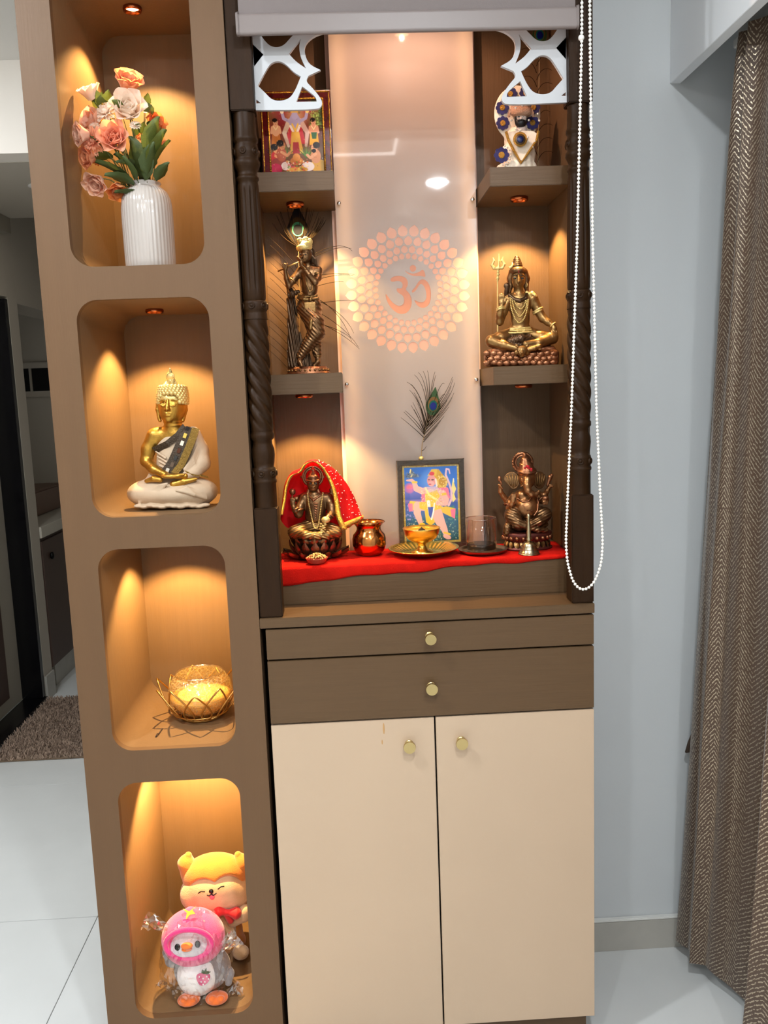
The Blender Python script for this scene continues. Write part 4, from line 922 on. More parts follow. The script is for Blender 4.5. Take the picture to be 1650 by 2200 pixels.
    o.ring((535, 860, 10), 88, 12, (0, 1, .1), 4).ring((535, 860, 12), 68, 9, (0, 1, .1), 4).c((537, 870, -40), (536, 815, -25), 50, 24, 12).e((536, 800, -22), 16, 20, 16, 6).ring((538, 888, -28), 58, 9, (0, -.2, 1), 4)
    for q in range(9): a = PI * q / 8; o.e((535 + 98 * math.cos(a), 862 - 98 * math.sin(a), 10), 13, 13, 9, 4)
    o.t([(500, 1030, -50), (540, 1075, -80), (600, 1035, -55)], [9, 12, 9], 4).ring((412, 1170, -66), 42, 8, (-.3, .3, 1)).ring((390, 1160, -92), 30, 7, (-.5, .4, 1)).ring((690, 1215, -96), 32, 7, (.6, .5, 1)).e((356, 1000, -10), 26, 30, 22, 6).c((352, 1060, -20), (356, 1010, -12), 8, 8, 4)
    for q in range(5): o.e((336 + q * 10, 985 + 6 * abs(q - 2), -12), 8, 20, 8, 4)
    for q in range(7): o.t([(548 + 2 * q, 1100 + q * 22, -84), (575 - 2 * q, 1106 + q * 22, -84)], 8, 3)
    o.t([(500, 985, -10), (478, 1060, -30)], [18, 12], 6).t([(580, 985, -10), (612, 1060, -30)], [18, 12], 6)
    o.pieces('ornament', m_copb, t)
    beads(T, [(490, 1015, -60), (500, 1100, -82), (525, 1220, -96), (545, 1300, -125), (565, 1325, -150), (585, 1300, -130), (600, 1200, -96), (612, 1100, -82), (625, 1010, -55)], 7, 15, 'bead_garland', m_goldl, t)
    c = Sc(T, .0011); c.e((650, 1250, -165), 38, 30, 30, 6); rr = random.Random(5)
    for q in range(26): c.e((632 + rr.uniform(-22, 22) - q * .6, 1275 + q * 4.2, -172 - q * .8 + rr.uniform(-6, 6)), 11, 6, 11, 3)
    c.obj('coin_pot', m_goldl, t)
    mb = MB()
    for sx in (-1, 1): mb.ball(T(538 + sx * 24, 930, -78), (13 * u, 5 * u, 6 * u))
    mb.obj('eyes', m_eye, t, world=False, smooth=True)
    # veil
    v = thing('red_veil', 'red dotted veil with golden trim draped over the goddess figurine', 'veil', (.114, .222, 1.2412))
    Fc = [(262, 1205, -60), (285, 1080, -40), (302, 960, -30), (345, 862, -30), (425, 822, -40), (470, 760, -55), (540, 735, -62), (605, 772, -55), (660, 850, -45), (712, 960, -50), (745, 1090, -70), (765, 1220, -95), (812, 1335, -110)]
    Mc = [(252, 1215, 10), (268, 1060, 20), (288, 930, 20), (340, 835, 10), (425, 792, 0), (480, 735, -10), (545, 712, -10), (640, 750, 0), (720, 835, 10), (790, 960, 10), (850, 1090, 0), (890, 1190, -30), (915, 1290, -60)]
    Bc = [(255, 1260, 90), (275, 1060, 110), (300, 930, 110), (360, 830, 105), (440, 790, 100), (500, 745, 95), (560, 722, 95), (680, 765, 95), (790, 860, 95), (875, 990, 80), (930, 1110, 60), (958, 1190, 20), (975, 1232, -20)]
    Kc = [(330, 1330, 120), (345, 1100, 130), (370, 980, 135), (420, 900, 135), (470, 860, 135), (520, 830, 135), (560, 820, 135), (600, 840, 135), (650, 900, 135), (690, 1000, 130), (720, 1120, 120), (740, 1250, 110), (760, 1330, 100)]
    def interp(P, t):
        x = t * (len(P) - 1); i = min(int(x), len(P) - 2); f = x - i; p = [Vector(P[max(0, min(len(P) - 1, i + q))]) for q in (-1, 0, 1, 2)]
        return .5 * ((2 * p[1]) + (p[2] - p[0]) * f + (2 * p[0] - 5 * p[1] + 4 * p[2] - p[3]) * f * f + (3 * p[1] - p[0] - 3 * p[2] + p[3]) * f ** 3)
    g = []; rr = random.Random(8)
    for i in range(61):
        t_ = i / 60; R = []; A = [interp(q, t_) for q in (Fc, Mc, Bc, Kc)]; A.append(A[3].lerp(Vector((545, max(A[3].y, 1060), 138)), .97))
        for j in range(31):
            p = interp(A, j / 30); p += Vector((4, 3, 6)) * math.sin(j * 1.1 + t_ * 23) * (.3 + t_) * (1 if j > 2 else 0); R.append(T(*p))
        g.append(R)
    m_veil = mat('red_chiffon', 'c00c12', .7, translucent=.3, spec=.2)
    MB().grid(g).obj('cloth', m_veil, v, world=False, smooth=True)
    m_trim = mat('gold_lace', 'c9a24a', .4, metal=.75, bump=1, bscale=500)
    tp = [interp(Fc, i / 70) for i in range(71)]
    w_ = [13 + 16 * max(0, (i / 70 - .62) / .38) for i in range(71)]
    G = []
    for i, p in enumerate(tp): G.append([T(p.x - w_[i], p.y, p.z - 2), T(p.x, p.y - w_[i] * .3, p.z - 8 - w_[i] * .3), T(p.x + w_[i], p.y, p.z - 2), T(p.x, p.y + w_[i] * .3, p.z + 8)])
    MB().grid(G, closev=True).obj('lace_trim', m_trim, v, world=False, smooth=True)
    H = []
    for i in range(13):
        f = i / 12; p = Vector((805, 1325, -112)).lerp(Vector((985, 1238, -22)), f); H.append([T(p.x, p.y - 48 * (1 - .35 * f), p.z + 12), T(p.x + 2, p.y - 20, p.z - 6), T(p.x + 4, p.y + 14 + 5 * math.sin(i * 2), p.z - 2), T(p.x, p.y - 15, p.z + 16)])
    MB().grid(H, closev=True).obj('lace_hem', m_trim, v, world=False, smooth=True)
    mb = MB()
    for i in range(32, 60, 2):
        for j in range(2, 14, 3):
            q = g[min(60, i + rr.randint(0, 1))][j + rr.randint(0, 2)]; mb.ball((q[0] + .0004, q[1] - .0009, q[2] + .0004), .0011, 6, 4)
    mb.obj('sequins', mat('white_sequin', 'f2eee0', .3), v, world=False)['kind'] = 'stuff'
goddess()
# ------------------------------------------------------------------ elephant-headed figure
def elephant_figure():
    T = Trace(750, 1352, .000243, .021, -.04, .207, .15); u = T.a[2]
    t = thing('elephant_headed_figurine', 'coppery bronze seated elephant-headed figurine at the right end of the red cloth', 'figurine', (.652, .22, 1.2412))
    MB().lathe([(0, 0), (262 * u, 0), (262 * u, 12 * u), (225 * u, 30 * u), (205 * u, 70 * u), (235 * u, 95 * u), (250 * u, 130 * u), (262 * u, 165 * u), (240 * u, 178 * u), (0, 182 * u)], 40).obj('pedestal', mat('dark_red_bronze', '5a2a22', .4, metal=.6, var=.2, vscale=60), t, world=False, smooth=True).scale = (1, .7, 1)
    lp = petal_mesh('lotus_petal', 95 * u, 74 * u, -.7, m_bronzel); lq = MB().ball((0, 0, 0), (30 * u, 14 * u, 30 * u), 12, 8)
    for i in range(20):
        a = 2 * PI * i / 20
        inst('lotus_petal', lp, t, Matrix.Diagonal((1, .7, 1, 1)) @ Matrix.Rotation(a, 4, 'Z') @ Matrix.Translation((200 * u, 0, 82 * u)) @ Matrix.Rotation(.45, 4, 'Y'))
    mb = MB()
    for i in range(22):
        a = 2 * PI * (i + .5) / 22; mb.ball((248 * u * math.cos(a), 248 * .7 * u * math.sin(a), 122 * u), 24 * u, 10, 7)
    mb.obj('bead_band', m_copb, t, world=False, smooth=True)
    b = Sc(T, .0012)
    b.e((745, 930, -50), 128, 118, 112, 30).e((725, 815, -10), 128, 88, 84, 40).e((690, 795, -62), 50, 44, 40, 20).e((782, 800, -62), 46, 40, 36, 20)
    b.e((742, 630, -40), 88, 100, 90, 20).e((742, 570, -70), 62, 40, 40, 20).e((700, 640, -108), 26, 26, 18, 14).e((782, 640, -108), 26, 26, 18, 14)
    b.t([(744, 640, -118), (742, 700, -148), (752, 755, -160), (790, 792, -160), (835, 790, -152), (862, 762, -146)], [46, 40, 34, 29, 24, 18], 16)
    for q in range(6): b.ring((743 + q * 2, 668 + q * 18, -136 - q * 5), 39 - q, 4, (0, .35, 1), 4)
    b.t([(705, 690, -110), (680, 712, -140)], [14, 5], 5)
    b.t([(615, 830, 0), (570, 880, -40), (560, 930, -70)], [44, 40, 36], 14).t([(560, 930, -70), (585, 895, -120), (600, 860, -140)], [34, 28, 22], 12).e((604, 845, -146), 28, 36, 16, 8)
    b.t([(610, 800, 40), (540, 870, 40), (490, 800, 30)], [36, 32, 28], 14).t([(490, 800, 30), (465, 760, 10), (462, 700, 0)], [28, 24, 18], 10)
    b.t([(850, 810, 0), (895, 850, -40), (915, 860, -90)], [42, 38, 30], 14).e((935, 850, -110), 40, 34, 30, 10)
    b.t([(850, 790, 40), (930, 800, 40), (955, 750, 20), (985, 700, 0)], [36, 32, 26, 20], 12)
    for q in range(4):
        b.t([(590 + q * 12, 825, -150), (588 + q * 12, 795, -152)], [9, 6], 4); b.t([(912 + q * 15, 870, -130), (915 + q * 13, 895, -128)], [9, 6], 4)
        b.t([(446 + q * 10, 690 + q * 12, -10), (462 + q * 8, 690 + q * 12, -20)], [11, 9], 4); b.t([(965 + q * 10, 690 + q * 5, -10), (1000 + q * 5, 690 + q * 6, -16)], [11, 9], 4)
    b.obj('body', mat('brown_gold_bronze', '9a6c46', .33, metal=.9, bump=.15, bscale=200, var=.25, vscale=60), t)
    g = Sc(T, .0012)
    g.t([(680, 1020, 0), (605, 1000, -70), (590, 1010, -90)], [84, 88, 80], 24).t([(590, 1010, -90), (650, 1090, -150), (730, 1115, -180)], [72, 56, 34], 22).t([(800, 1020, 0), (900, 1005, -60), (935, 1000, -80)], [84, 84, 66], 24).t([(935, 1000, -80), (870, 1070, -140), (790, 1100, -170)], [62, 50, 34], 22)
    g.e((750, 1110, 0), 220, 70, 140, 30).t([(560, 1060, -60), (540, 1140, -70), (535, 1180, -70)], [34, 40, 44], 20)
    g.t([(800, 1140, -160), (860, 1160, -160), (940, 1165, -130)], [34, 30, 30], 14)
    g.disp(T(480, 1200, 160), T(1010, 930, -260), lambda X, Y, Z: .0006 * np.sin((Z - .5 * np.abs(X)) * 800 + Y * 250))
    g.obj('legs_and_cloth', m_bronze, t)
    for sx, pts in ((-1, [(655, 590), (600, 555), (540, 570), (498, 620), (510, 650), (545, 680), (590, 740), (640, 715), (662, 660)]), (1, [(815, 590), (860, 548), (915, 565), (945, 620), (935, 690), (890, 735), (840, 715), (815, 660)])):
        L = smooth_loop([(T(x, y, 0).x, T(x, y, 0).z) for x, y in pts], 2)
        e = plate('ear', [L], -.003, .003, m_bronze, t, world=False, bevel=.0012); e.rotation_euler = (0, 0, sx * .25); e.location = (0, -.004, 0); cx_, cz_ = T(600 if sx < 0 else 870, 645, 0).x, T(600, 645, 0).z
        for q in range(5): MB().tube([(cx_ + sx * (-.012 + .007 * q) * 1.0, -.0045, cz_ + .016 - .002 * abs(q - 2)), (cx_ + sx * (-.010 + .0055 * q), -.0055, cz_ - .002), (cx_ + sx * (-.008 + .0035 * q), -.0045, cz_ - .018 + .002 * abs(q - 2))], .0012, 6).obj('ear_fold', m_bronzel, e, world=False, smooth=True)
    o = Sc(T, .0011)
    o.ring((695, 455, 20), 98, 15, (.1, 1, .1), 4).ring((697, 455, 18), 72, 9, (.1, 1, .1), 4).c((735, 545, -40), (722, 440, -25), 92, 52, 14).c((722, 440, -25), (716, 375, -20), 40, 14, 12).e((715, 372, -20), 16, 16, 16, 4).ring((738, 540, -42), 88, 14, (0, -.25, 1), 4).ring((728, 470, -32), 62, 9, (0, -.25, 1), 4)
    for q in range(14): a = -.2 + (PI + .4) * q / 13; o.e((695 + 102 * math.cos(a), 455 - 102 * math.sin(a), 12), 13, 13, 12, 4)
    o.t([(640, 830, -86), (700, 870, -130), (760, 860, -140), (810, 810, -110)], 8, 3).t([(830, 780, -60), (860, 870, -110), (855, 960, -140), (820, 1010, -150)], 9, 3).t([(700, 900, -160), (740, 960, -178), (800, 960, -170)], 5, 3)
    o.ring((545, 905, -50), 42, 9, (.5, .3, 1)).ring((905, 850, -70), 40, 9, (-.3, .8, .6)).e((455, 625, 0), 20, 30, 14, 6).t([(452, 620, 0), (470, 660, 0), (480, 740, 0)], [12, 10, 8], 6).t([(960, 690, -10), (985, 610, -6), (1000, 590, -6)], [16, 24, 18], 8).e((935, 830, -128), 34, 26, 28, 8)
    o.pieces('ornament', m_copb, t)
    p = Sc(T, .0011); rr = random.Random(2)
    for q in range(14): p.e((752 + rr.uniform(-34, 34), 522 + rr.uniform(-30, 26), -118 + rr.uniform(-6, 12)), 13, 12, 9, 4)
    p.obj('red_powder_mark', m_redp, t)
    mb = MB()
    for x in (700, 782): mb.ball(T(x, 622, -126), (12 * u, 5 * u, 6 * u))
    mb.obj('eyes', m_eye, t, world=False, smooth=True)
elephant_figure()
# ------------------------------------------------------------------ dressed doll on the upper right shelf
def doll():
    T = Trace(660, 1631, .000254, .022, -.022, .2, -.27); u = T.a[2]
    t = thing('robed_doll', 'white robed bearded doll with blue flower patches on the upper right shrine shelf', 'doll', (.636, .2, 2.1465))
    m_cl = mat('ivory_satin', 'dccdb8', .5, bump=.15, bscale=260, var=.05, vscale=30); m_nav = mat('navy_felt', '1f1a52', .8, sheen=.3); m_pat = mat('gold_embroidery', 'b88a3a', .45, metal=.6, bump=1, bscale=700); m_stone = mat('clear_stone', 'efe6d8', .1, metal=.5)
    f = Sc(T, .0013); f.e((655, 1085, 60), 218, 250, 24, 10).e((655, 1380, 66), 120, 220, 22, 30); f.obj('fan_back', m_cl, t)
    s = Sc(T, .0013); s.e((672, 1300, 10), 120, 110, 80, 30).e((662, 1450, 0), 165, 130, 105, 40).e((655, 1570, 0), 190, 80, 115, 30).b((655, 1615, 0), 190, 16, 115, 10, 20)
    s.disp(T(430, 1640, 200), T(900, 1240, -240), lambda X, Y, Z: .0009 * np.sin(X * 420)); s.obj('robe', m_cl, t)
    def flower(x, y, d, R):
        P = []; n = 48
        L = [(R * u * (.86 + .17 * abs(math.cos(4 * a))) * math.cos(a), R * u * (.86 + .17 * abs(math.cos(4 * a))) * math.sin(a)) for a in [2 * PI * i / n for i in range(n)]]
        o = plate('flower_patch', [L], -.0008, .0008, m_nav, t, world=False); o.location = T(x, y, d)
        c = MB().ball((0, -.001, 0), (R * .42 * u, .0016, R * .42 * u), 16, 8).obj('flower_centre', m_pat, o, world=False, smooth=True)
    for x, y in ((590, 912), (515, 1032), (520, 1168), (735, 905), (808, 1030), (800, 1165)): flower(x, y, 30, 62)
    flower(512, 1450, -128, 70)
    h = Sc(T, .0011); h.e((690, 1120, -50), 54, 66, 46, 10).t([(690, 1110, -94), (690, 1132, -102)], [7, 10], 6).e((690, 1060, -30), 30, 40, 30, 10).c((690, 1180, -30), (690, 1230, -20), 40, 60, 20); h.obj('head', mat('pale_porcelain', 'b9a79c', .35), t)
    bd = Sc(T, .0011); bd.e((688, 1172, -62), 50, 40, 42, 10).e((645, 1140, -50), 14, 40, 26, 10).e((735, 1140, -50), 14, 40, 26, 10).t([(668, 1146, -100), (690, 1142, -104), (712, 1146, -100)], 8, 4); bd.obj('beard', mat('black_beard', '0d0b0c', .5), t)
    tb = Sc(T, .0012); tb.ring((690, 1075, -30), 62, 36, (0, -.25, 1), 10).e((685, 1030, -20), 92, 58, 70, 20).e((680, 985, -10), 60, 40, 50, 20)
    for q in range(14): a = PI * q / 13; tb.e((690 + 112 * math.cos(a), 1105 - 92 * math.sin(a), -46), 15, 15, 12, 4)
    tb.obj('turban', mat('pink_gold_brocade', 'b98f74', .5, metal=.35, bump=1, bscale=500), t)
    L = smooth_loop([(T(x, y, -120).x, T(x, y, -120).z) for x, y in ((552, 1245), (690, 1228), (852, 1240), (835, 1320), (760, 1430), (692, 1520), (625, 1410), (575, 1320))], 1)
    st_ = plate('stole', [L], -.0016, .0016, m_cl, t, world=False); st_.location = (0, -118 * u, 0); st_.rotation_euler = (math.radians(-4), 0, 0)
    edge = [T(x, y, -126) for x, y in ((552, 1245), (575, 1320), (625, 1410), (692, 1518), (760, 1430), (835, 1320), (852, 1240))]
    MB().tube(edge, 13 * u, 6).obj('gold_border', m_pat, t, world=False)
    for R, m_, d in ((66, m_pat, -128), (48, mat('emblem_bronze', '5c4527', .4, metal=.5), -136), (32, mat('emblem_blue', '101a4a', .25), -146)):
        MB().ball((0, 0, 0), (R * u, 8 * u, R * u), 24, 10).obj('emblem', m_, t, world=False, smooth=True).location = T(684, 1312, d)
    mb = MB()
    for x, y in ((600, 1145), (762, 1145), (640, 1040), (700, 1020), (680, 1235), (690, 1228), (752, 1295), (820, 1330), (800, 1380), (860, 1150), (845, 1090)): mb.ball(T(x, y, -128 if y > 1200 else -84), 11 * u, 8, 6)
    for q in range(9): a = -1.2 + 2.6 * q / 8; mb.ball(T(512 + 84 * math.cos(a), 1450 + 84 * math.sin(a), -130), 9 * u, 8, 6)
    mb.obj('stones', m_stone, t, world=False, smooth=True)['kind'] = 'stuff'
    mb = MB()
    for sx in (-1, 1): mb.ball(T(690 + sx * 20, 1114, -92), (8 * u, 3 * u, 4 * u))
    mb.obj('eyes', m_eye, t, world=False); MB().ball(T(690, 1088, -94), (5 * u, 3 * u, 12 * u)).obj('forehead_mark', m_redp, t, world=False)
doll()
# ------------------------------------------------------------------ peacock feathers
m_barb = mat('feather_barb', '1d150b', .9, spec=.1); m_barbg = mat('feather_green', '2c4420', .35, metal=.4); m_brz = mat('feather_bronze_eye', '6a4a22', .35, metal=.5); m_teal = mat('feather_teal', '0b4a3c', .6, spec=.2); m_navy = mat('feather_navy', '0a1560', .3, metal=.4); m_blk = mat('feather_black', '05060c', .9, spec=.1)
def feather(label, loc, stem, eye, er, barbs, eyecol=(m_barbg, m_brz, m_teal, m_navy), tilt=0):
    "stem: list of (x, z); eye: (x, z); er: half width, half height; barbs: list of point lists (x, z, yoff)"
    t = thing('peacock_feather', label, 'feather', loc, group='peacock feathers of the shrine')
    MB().tube([(x, 0, z) for x, z in stem], [.0012 - .0006 * i / (len(stem) - 1) for i in range(len(stem))], 6).obj('quill', mat('quill_horn', '8a744e', .5), t, world=False)
    mb = MB()
    for b in barbs:
        P = [Vector((p[0], p[2] if len(p) > 2 else 0, p[1])) for p in b]; n = 8; Q = []
        for i in range(n + 1):
            f = i / n; Q.append((P[0] * (1 - f) ** 2 + P[1] * 2 * f * (1 - f) + P[2] * f * f))
        mb.tube(Q, [.00085 - .0005 * i / n for i in range(n + 1)], 4)
    o = mb.obj('barbs', m_barb, t, world=False); o['kind'] = 'stuff'
    R = Matrix.Rotation(tilt, 4, 'Y')
    for k, (m_, a, b_, dz) in enumerate(((eyecol[0], 1, 1, 0), (eyecol[1], .72, .70, .08), (eyecol[2], .56, .50, -.06), (eyecol[3], .42, .36, -.1))):
        L = []
        for i in range(28):
            q = 2 * PI * i / 28; x = er[0] * a * math.cos(q); z = er[1] * b_ * math.sin(q); 
            if k == 0 and z > 0: x *= 1 - .75 * (z / er[1]); z *= 1.7
            L.append((x, z + dz * er[1]))
        e = plate('eye_disc', [L], -.0003, .0003, m_, t, world=False); e.matrix_basis = Matrix.Translation((eye[0], -.0016 - .0009 * k, eye[1])) @ R
    return t
rr = random.Random(12)
# feather on the white panel
b = []
Q = 1 / 4.075 * .00118
def zq(x, y): return ((x - 755) * Q - .03 * (y - 2130) * Q, (2130 - y) * Q)
for (x, y, cx, cy) in ((575, 1760, 700, 1860), (600, 1710, 720, 1830), (612, 1700, 730, 1800), (665, 1655, 745, 1790), (680, 1630, 745, 1760), (690, 1690, 750, 1800), (650, 1520, 735, 1600), (628, 1450, 740, 1500), (665, 1470, 760, 1560), (695, 1390, 800, 1480), (730, 1370, 810, 1450), (770, 1360, 825, 1450), (810, 1358, 840, 1440), (875, 1370, 840, 1480), (885, 1400, 850, 1500), (960, 1480, 930, 1420), (965, 1580, 960, 1500), (1030, 1420, 985, 1560), (1035, 1440, 990, 1600), (1052, 1470, 1010, 1640), (1045, 1560, 985, 1700), (1030, 1600, 960, 1740), (1000, 1680, 940, 1760), (960, 1760, 900, 1830), (930, 1800, 880, 1860), (900, 1840, 850, 1900), (705, 1580, 760, 1680), (720, 1640, 770, 1720), (1010, 1560, 970, 1640), (985, 1620, 940, 1720), (690, 1545, 755, 1640), (1020, 1500, 985, 1620), (800, 2020, 780, 2060)):
    s_ = max(0, min(1, (2000 - y) / 700)); root = (760 + 70 * s_ * .9, 2060 - 330 * s_)
    b.append([(*zq(*root), rr.uniform(-.001, .001)), (*zq(cx, cy), -.004), (*zq(x, y), rr.uniform(-.008, -.002))])
feather('peacock feather with blue eye standing against the white panel above the blue picture', (.3935, .291, 1.474), [zq(755, 2130), zq(765, 2000), zq(800, 1850), zq(850, 1700)], zq(862, 1660), (.019, .027), b, tilt=math.radians(9))
MB().ball((.3935, .290, 1.4745), (.0065, .006, .0055), 14, 8).obj('feather_holder', m_goldl, None, smooth=True); tag(bpy.data.objects['feather_holder'], 'small golden clip at the foot of the feather on the blue picture', 'clip')
# feather behind the flute player
b = []
Q2 = .000245
def zk(x, y): return ((x - 740) * Q2 - .054 * (y - 1900) * Q2, (1900 - y) * Q2)
for i in range(15):
    y = 520 + i * 80; x = 430 + rr.uniform(-15, 25); b.append([(*zk(735, y + 330), 0), (*zk(600, y + 140), -.006), (*zk(x, y), -.01)])
for (x, y, cx, cy, ry) in ((1275, 685, 1150, 540, 760), (1265, 660, 1080, 600, 800), (1300, 915, 1120, 880, 920), (1290, 925, 1100, 880, 1000), (1190, 985, 1080, 960, 1060), (1300, 1170, 1120, 1160, 1200), (1300, 1500, 1200, 1250, 1080), (1280, 1580, 1150, 1200, 1060), (1350, 1640, 1180, 1380, 1180), (1360, 1660, 1150, 1450, 1300), (1270, 1550, 1150, 1430, 1340)):
    b.append([(*zk(760, ry), 0), (*zk(cx, cy), -.008), (*zk(x, y), -.012)])
for i in range(34):
    a = rr.uniform(-1.25, 1.25); L_ = rr.uniform(250, 330); b.append([(*zk(730, 620), 0), (*zk(730 + math.sin(a) * 190, 560 - math.cos(a) * 60), -.004), (*zk(720 + math.sin(a) * L_, 470 - math.cos(a) * 235), -.006)])
feather('dark peacock feather with wispy barbs behind the flute player figurine', (.09, .29, 1.6985), [zk(740, 1890), zk(745, 1300), zk(725, 480)], zk(722, 440), (.027, .034), b, eyecol=(m_blk, m_barb, m_teal, m_blk))
# feather beside the doll
b = []
for i in range(16):
    z = .05 + i * .016; sg = -1 if i % 2 else 1; b.append([(.0, z, 0), (sg * .012, z + .035, -.002), (sg * (.03 + .012 * rr.random()), z + .02, -.004)])
feather('thin dark peacock feather leaning in the corner beside the robed doll', (.705, .29, 2.1475), [(.0, 0), (.004, .15), (.008, .33)], (.008, .345), (.018, .025), b)
# ------------------------------------------------------------------ ribbed vase with artificial flowers (niche 1)
VX, VY, VZ = -.231, .15, 1.937
P = []; n = 180
prof = [(0, .0), (.050, 0), (.0555, .004), (.0565, .03), (.0572, .12), (.0568, .148), (.0545, .166), (.048, .181), (.040, .189), (.0345, .193), (.0335, .197), (.036, .2005), (.0355, .203), (.031, .203), (.030, .195), (.03, .15), (.03, .01), (0, .008)]
for i in range(n):
    a = 2 * PI * i / n; row = []
    for q, (r, z) in enumerate(prof):
        am = .0016 if 2 <= q <= 8 else 0
        row.append((VX + (r + am * (abs(math.cos(20 * a)) ** .6 - .6)) * math.cos(a), VY + (r + am * (abs(math.cos(20 * a)) ** .6 - .6)) * math.sin(a), VZ + z))
    P.append(row)
vs = MB().grid(P, closeu=True).obj('flower_vase', mat('white_ceramic', 'b4aca5', .14, coat=.5), smooth=True); tag(vs, 'white ribbed ceramic vase in the top niche', 'vase')
bq = thing('flower_bouquet', 'artificial peach and cream flower bouquet in the white ribbed vase', 'flowers', (VX, VY, VZ + .02))
def cup_petal(name, m, w_, h_, cup, ruff=.0):
    g = []
    for i in range(6):
        t = i / 5; wid = w_ * (math.sin(PI * (.13 + .55 * t)) ** .8) * (1 if t < .99 else .82); row = []
        for j in range(6):
            s_ = (j - 2.5) / 2.5; ang = s_ * cup; R = w_ / 2
            row.append((R * math.sin(ang) * wid / w_, -R * (math.cos(ang) - 1) * wid / w_ * 1.2 - h_ * .25 * t * t + ruff * h_ * math.sin(j * 2.1) * t * t, h_ * t))
        g.append(row)
    mb = MB().grid(g); me = bpy.data.meshes.new(name); me.from_pydata(mb.V, [], mb.F); me.update(); me.materials.append(m)
    me.polygons.foreach_set('use_smooth', [True] * len(me.polygons)); return me
def pmat(n, c): return mat(n, c, .7, translucent=.4, sheen=.2, var=.08, vscale=60)
PM = {'peach': pmat('petal_peach', 'f2a878'), 'cream': pmat('petal_cream', 'fbead8'), 'coral': pmat('petal_coral', 'f8b592'), 'pink': pmat('petal_pink', 'f7cbb0'), 'orange': pmat('petal_orange', 'ec9a58'), 'yellow': pmat('petal_yellow', 'e8b648')}
PMESH = {}
def rose(c, kind, r, look, n=(4, 5, 6), style='rose'):
    "c: centre, look: direction the bloom faces"
    key = (kind, style)
    if key not in PMESH: PMESH[key] = cup_petal('petal', PM[kind], 1.25 if style == 'rose' else .62, 1.2 if style == 'rose' else .95, 1.25 if style == 'rose' else .6, .05 if style == 'rose' else .12)
    q = Vector(look).to_track_quat('Z', 'Y').to_matrix().to_4x4()
    core = MB().ball((0, 0, .35 * r), (.26 * r, .26 * r, .34 * r), 10, 7).obj('bloom', PM[kind], bq, world=False, smooth=True)
    core.matrix_basis = Matrix.Translation(Vector(c) - Vector(bq.location)) @ q
    rr_ = random.Random(int(c[0] * 1e4) + int(c[2] * 1e4))
    lay = zip(n, (.3, .5, .7), (-.25, .02, .34), (.8, .92, 1.0)) if style == 'rose' else zip((9, 11, 12), (.15, .2, .25), (.25, .7, 1.15), (.8, .95, 1.05))
    for cnt, rad, tilt, sc in lay:
        a0 = rr_.uniform(0, 6)
        for i in range(cnt):
            a = a0 + 2 * PI * i / cnt
            M_ = Matrix.Rotation(a, 4, 'Z') @ Matrix.Translation((0, -rad * r * .55, 0)) @ Matrix.Rotation(tilt + rr_.uniform(-.1, .1), 4, 'X') @ Matrix.Diagonal((sc * r, sc * r, sc * r, 1))
            o = inst('petal', PMESH[key], core, M_)
m_stem = mat('stem_green', '4a5428', .6); m_leafm = mat('leaf_green', '5d6a2e', .5, translucent=.25, var=.2, vscale=50); m_leafd = mat('leaf_dark', '47562c', .5, translucent=.2, var=.2, vscale=50)
Vb = Vector((VX, VY, VZ + .2))
def stem(c, w_=.0013, bend=.25):
    c = Vector(c); mid = Vb.lerp(c, .5) + Vector((0, 0, .02)); st_ = Vb + Vector((random.uniform(-.018, .018), random.uniform(-.018, .018), -.1))
    pts = [st_ * (1 - t) ** 2 + mid * 2 * t * (1 - t) + c * t * t for t in [i / 8 for i in range(9)]]
    MB().tube(pts, w_, 6).obj('stem', m_stem, bq, smooth=True)
FL = [((-.238, .115, 2.326), 'peach', .033, (.3, -.6, .6), 'rose'), ((-.234, .10, 2.272), 'cream', .037, (.2, -.9, .3), 'rose'), ((-.264, .085, 2.213), 'coral', .033, (.1, -1, .1), 'rose'), ((-.314, .09, 2.214), 'coral', .028, (-.1, -1, .05), 'car'),
      ((-.330, .115, 2.310), 'cream', .026, (-.3, -.4, .9), 'rose'), ((-.330, .13, 2.262), 'pink', .028, (-.6, -.8, .2), 'rose'), ((-.334, .065, 2.222), 'pink', .024, (-.8, -.6, -.1), 'rose'), ((-.319, .105, 2.138), 'pink', .028, (-.2, -.7, -.6), 'rose'),
      ((-.277, .12, 2.128), 'orange', .024, (.1, -.5, -.8), 'rose'), ((-.195, .14, 2.255), 'orange', .026, (.6, -.6, .3), 'rose'), ((-.284, .11, 2.277), 'cream', .024, (-.3, -.8, .4), 'car'), ((-.205, .17, 2.225), 'peach', .028, (.3, -.8, .2), 'rose'), ((-.305, .14, 2.265), 'yellow', .02, (-.3, -.5, .8), 'car'), ((-.330, .10, 2.185), 'peach', .024, (-.7, -.7, -.2), 'rose')]
for c, kd, r, lk, sty in FL:
    c = (max(c[0] - .012, -.364 + r * 1.45), c[1] + .008, c[2] + .004); rose(c, kd, r, lk, style=sty); stem(c)
def leaf_mesh(name, m):
    g = []
    for i in range(9):
        t = i / 8; wd = .62 * (math.sin(PI * t ** .8) ** .9) * (1 + .12 * (i % 2)); g.append([(t, s_ * wd * .5, .12 * abs(s_) - .15 * t * t) for s_ in (-1, -.5, 0, .5, 1)])
    mb = MB().grid(g); me = bpy.data.meshes.new(name); me.from_pydata(mb.V, [], mb.F); me.update(); me.materials.append(m); me.polygons.foreach_set('use_smooth', [True] * len(me.polygons)); return me
lm = [leaf_mesh('leaf', m_leafm), leaf_mesh('leaf', m_leafd)]
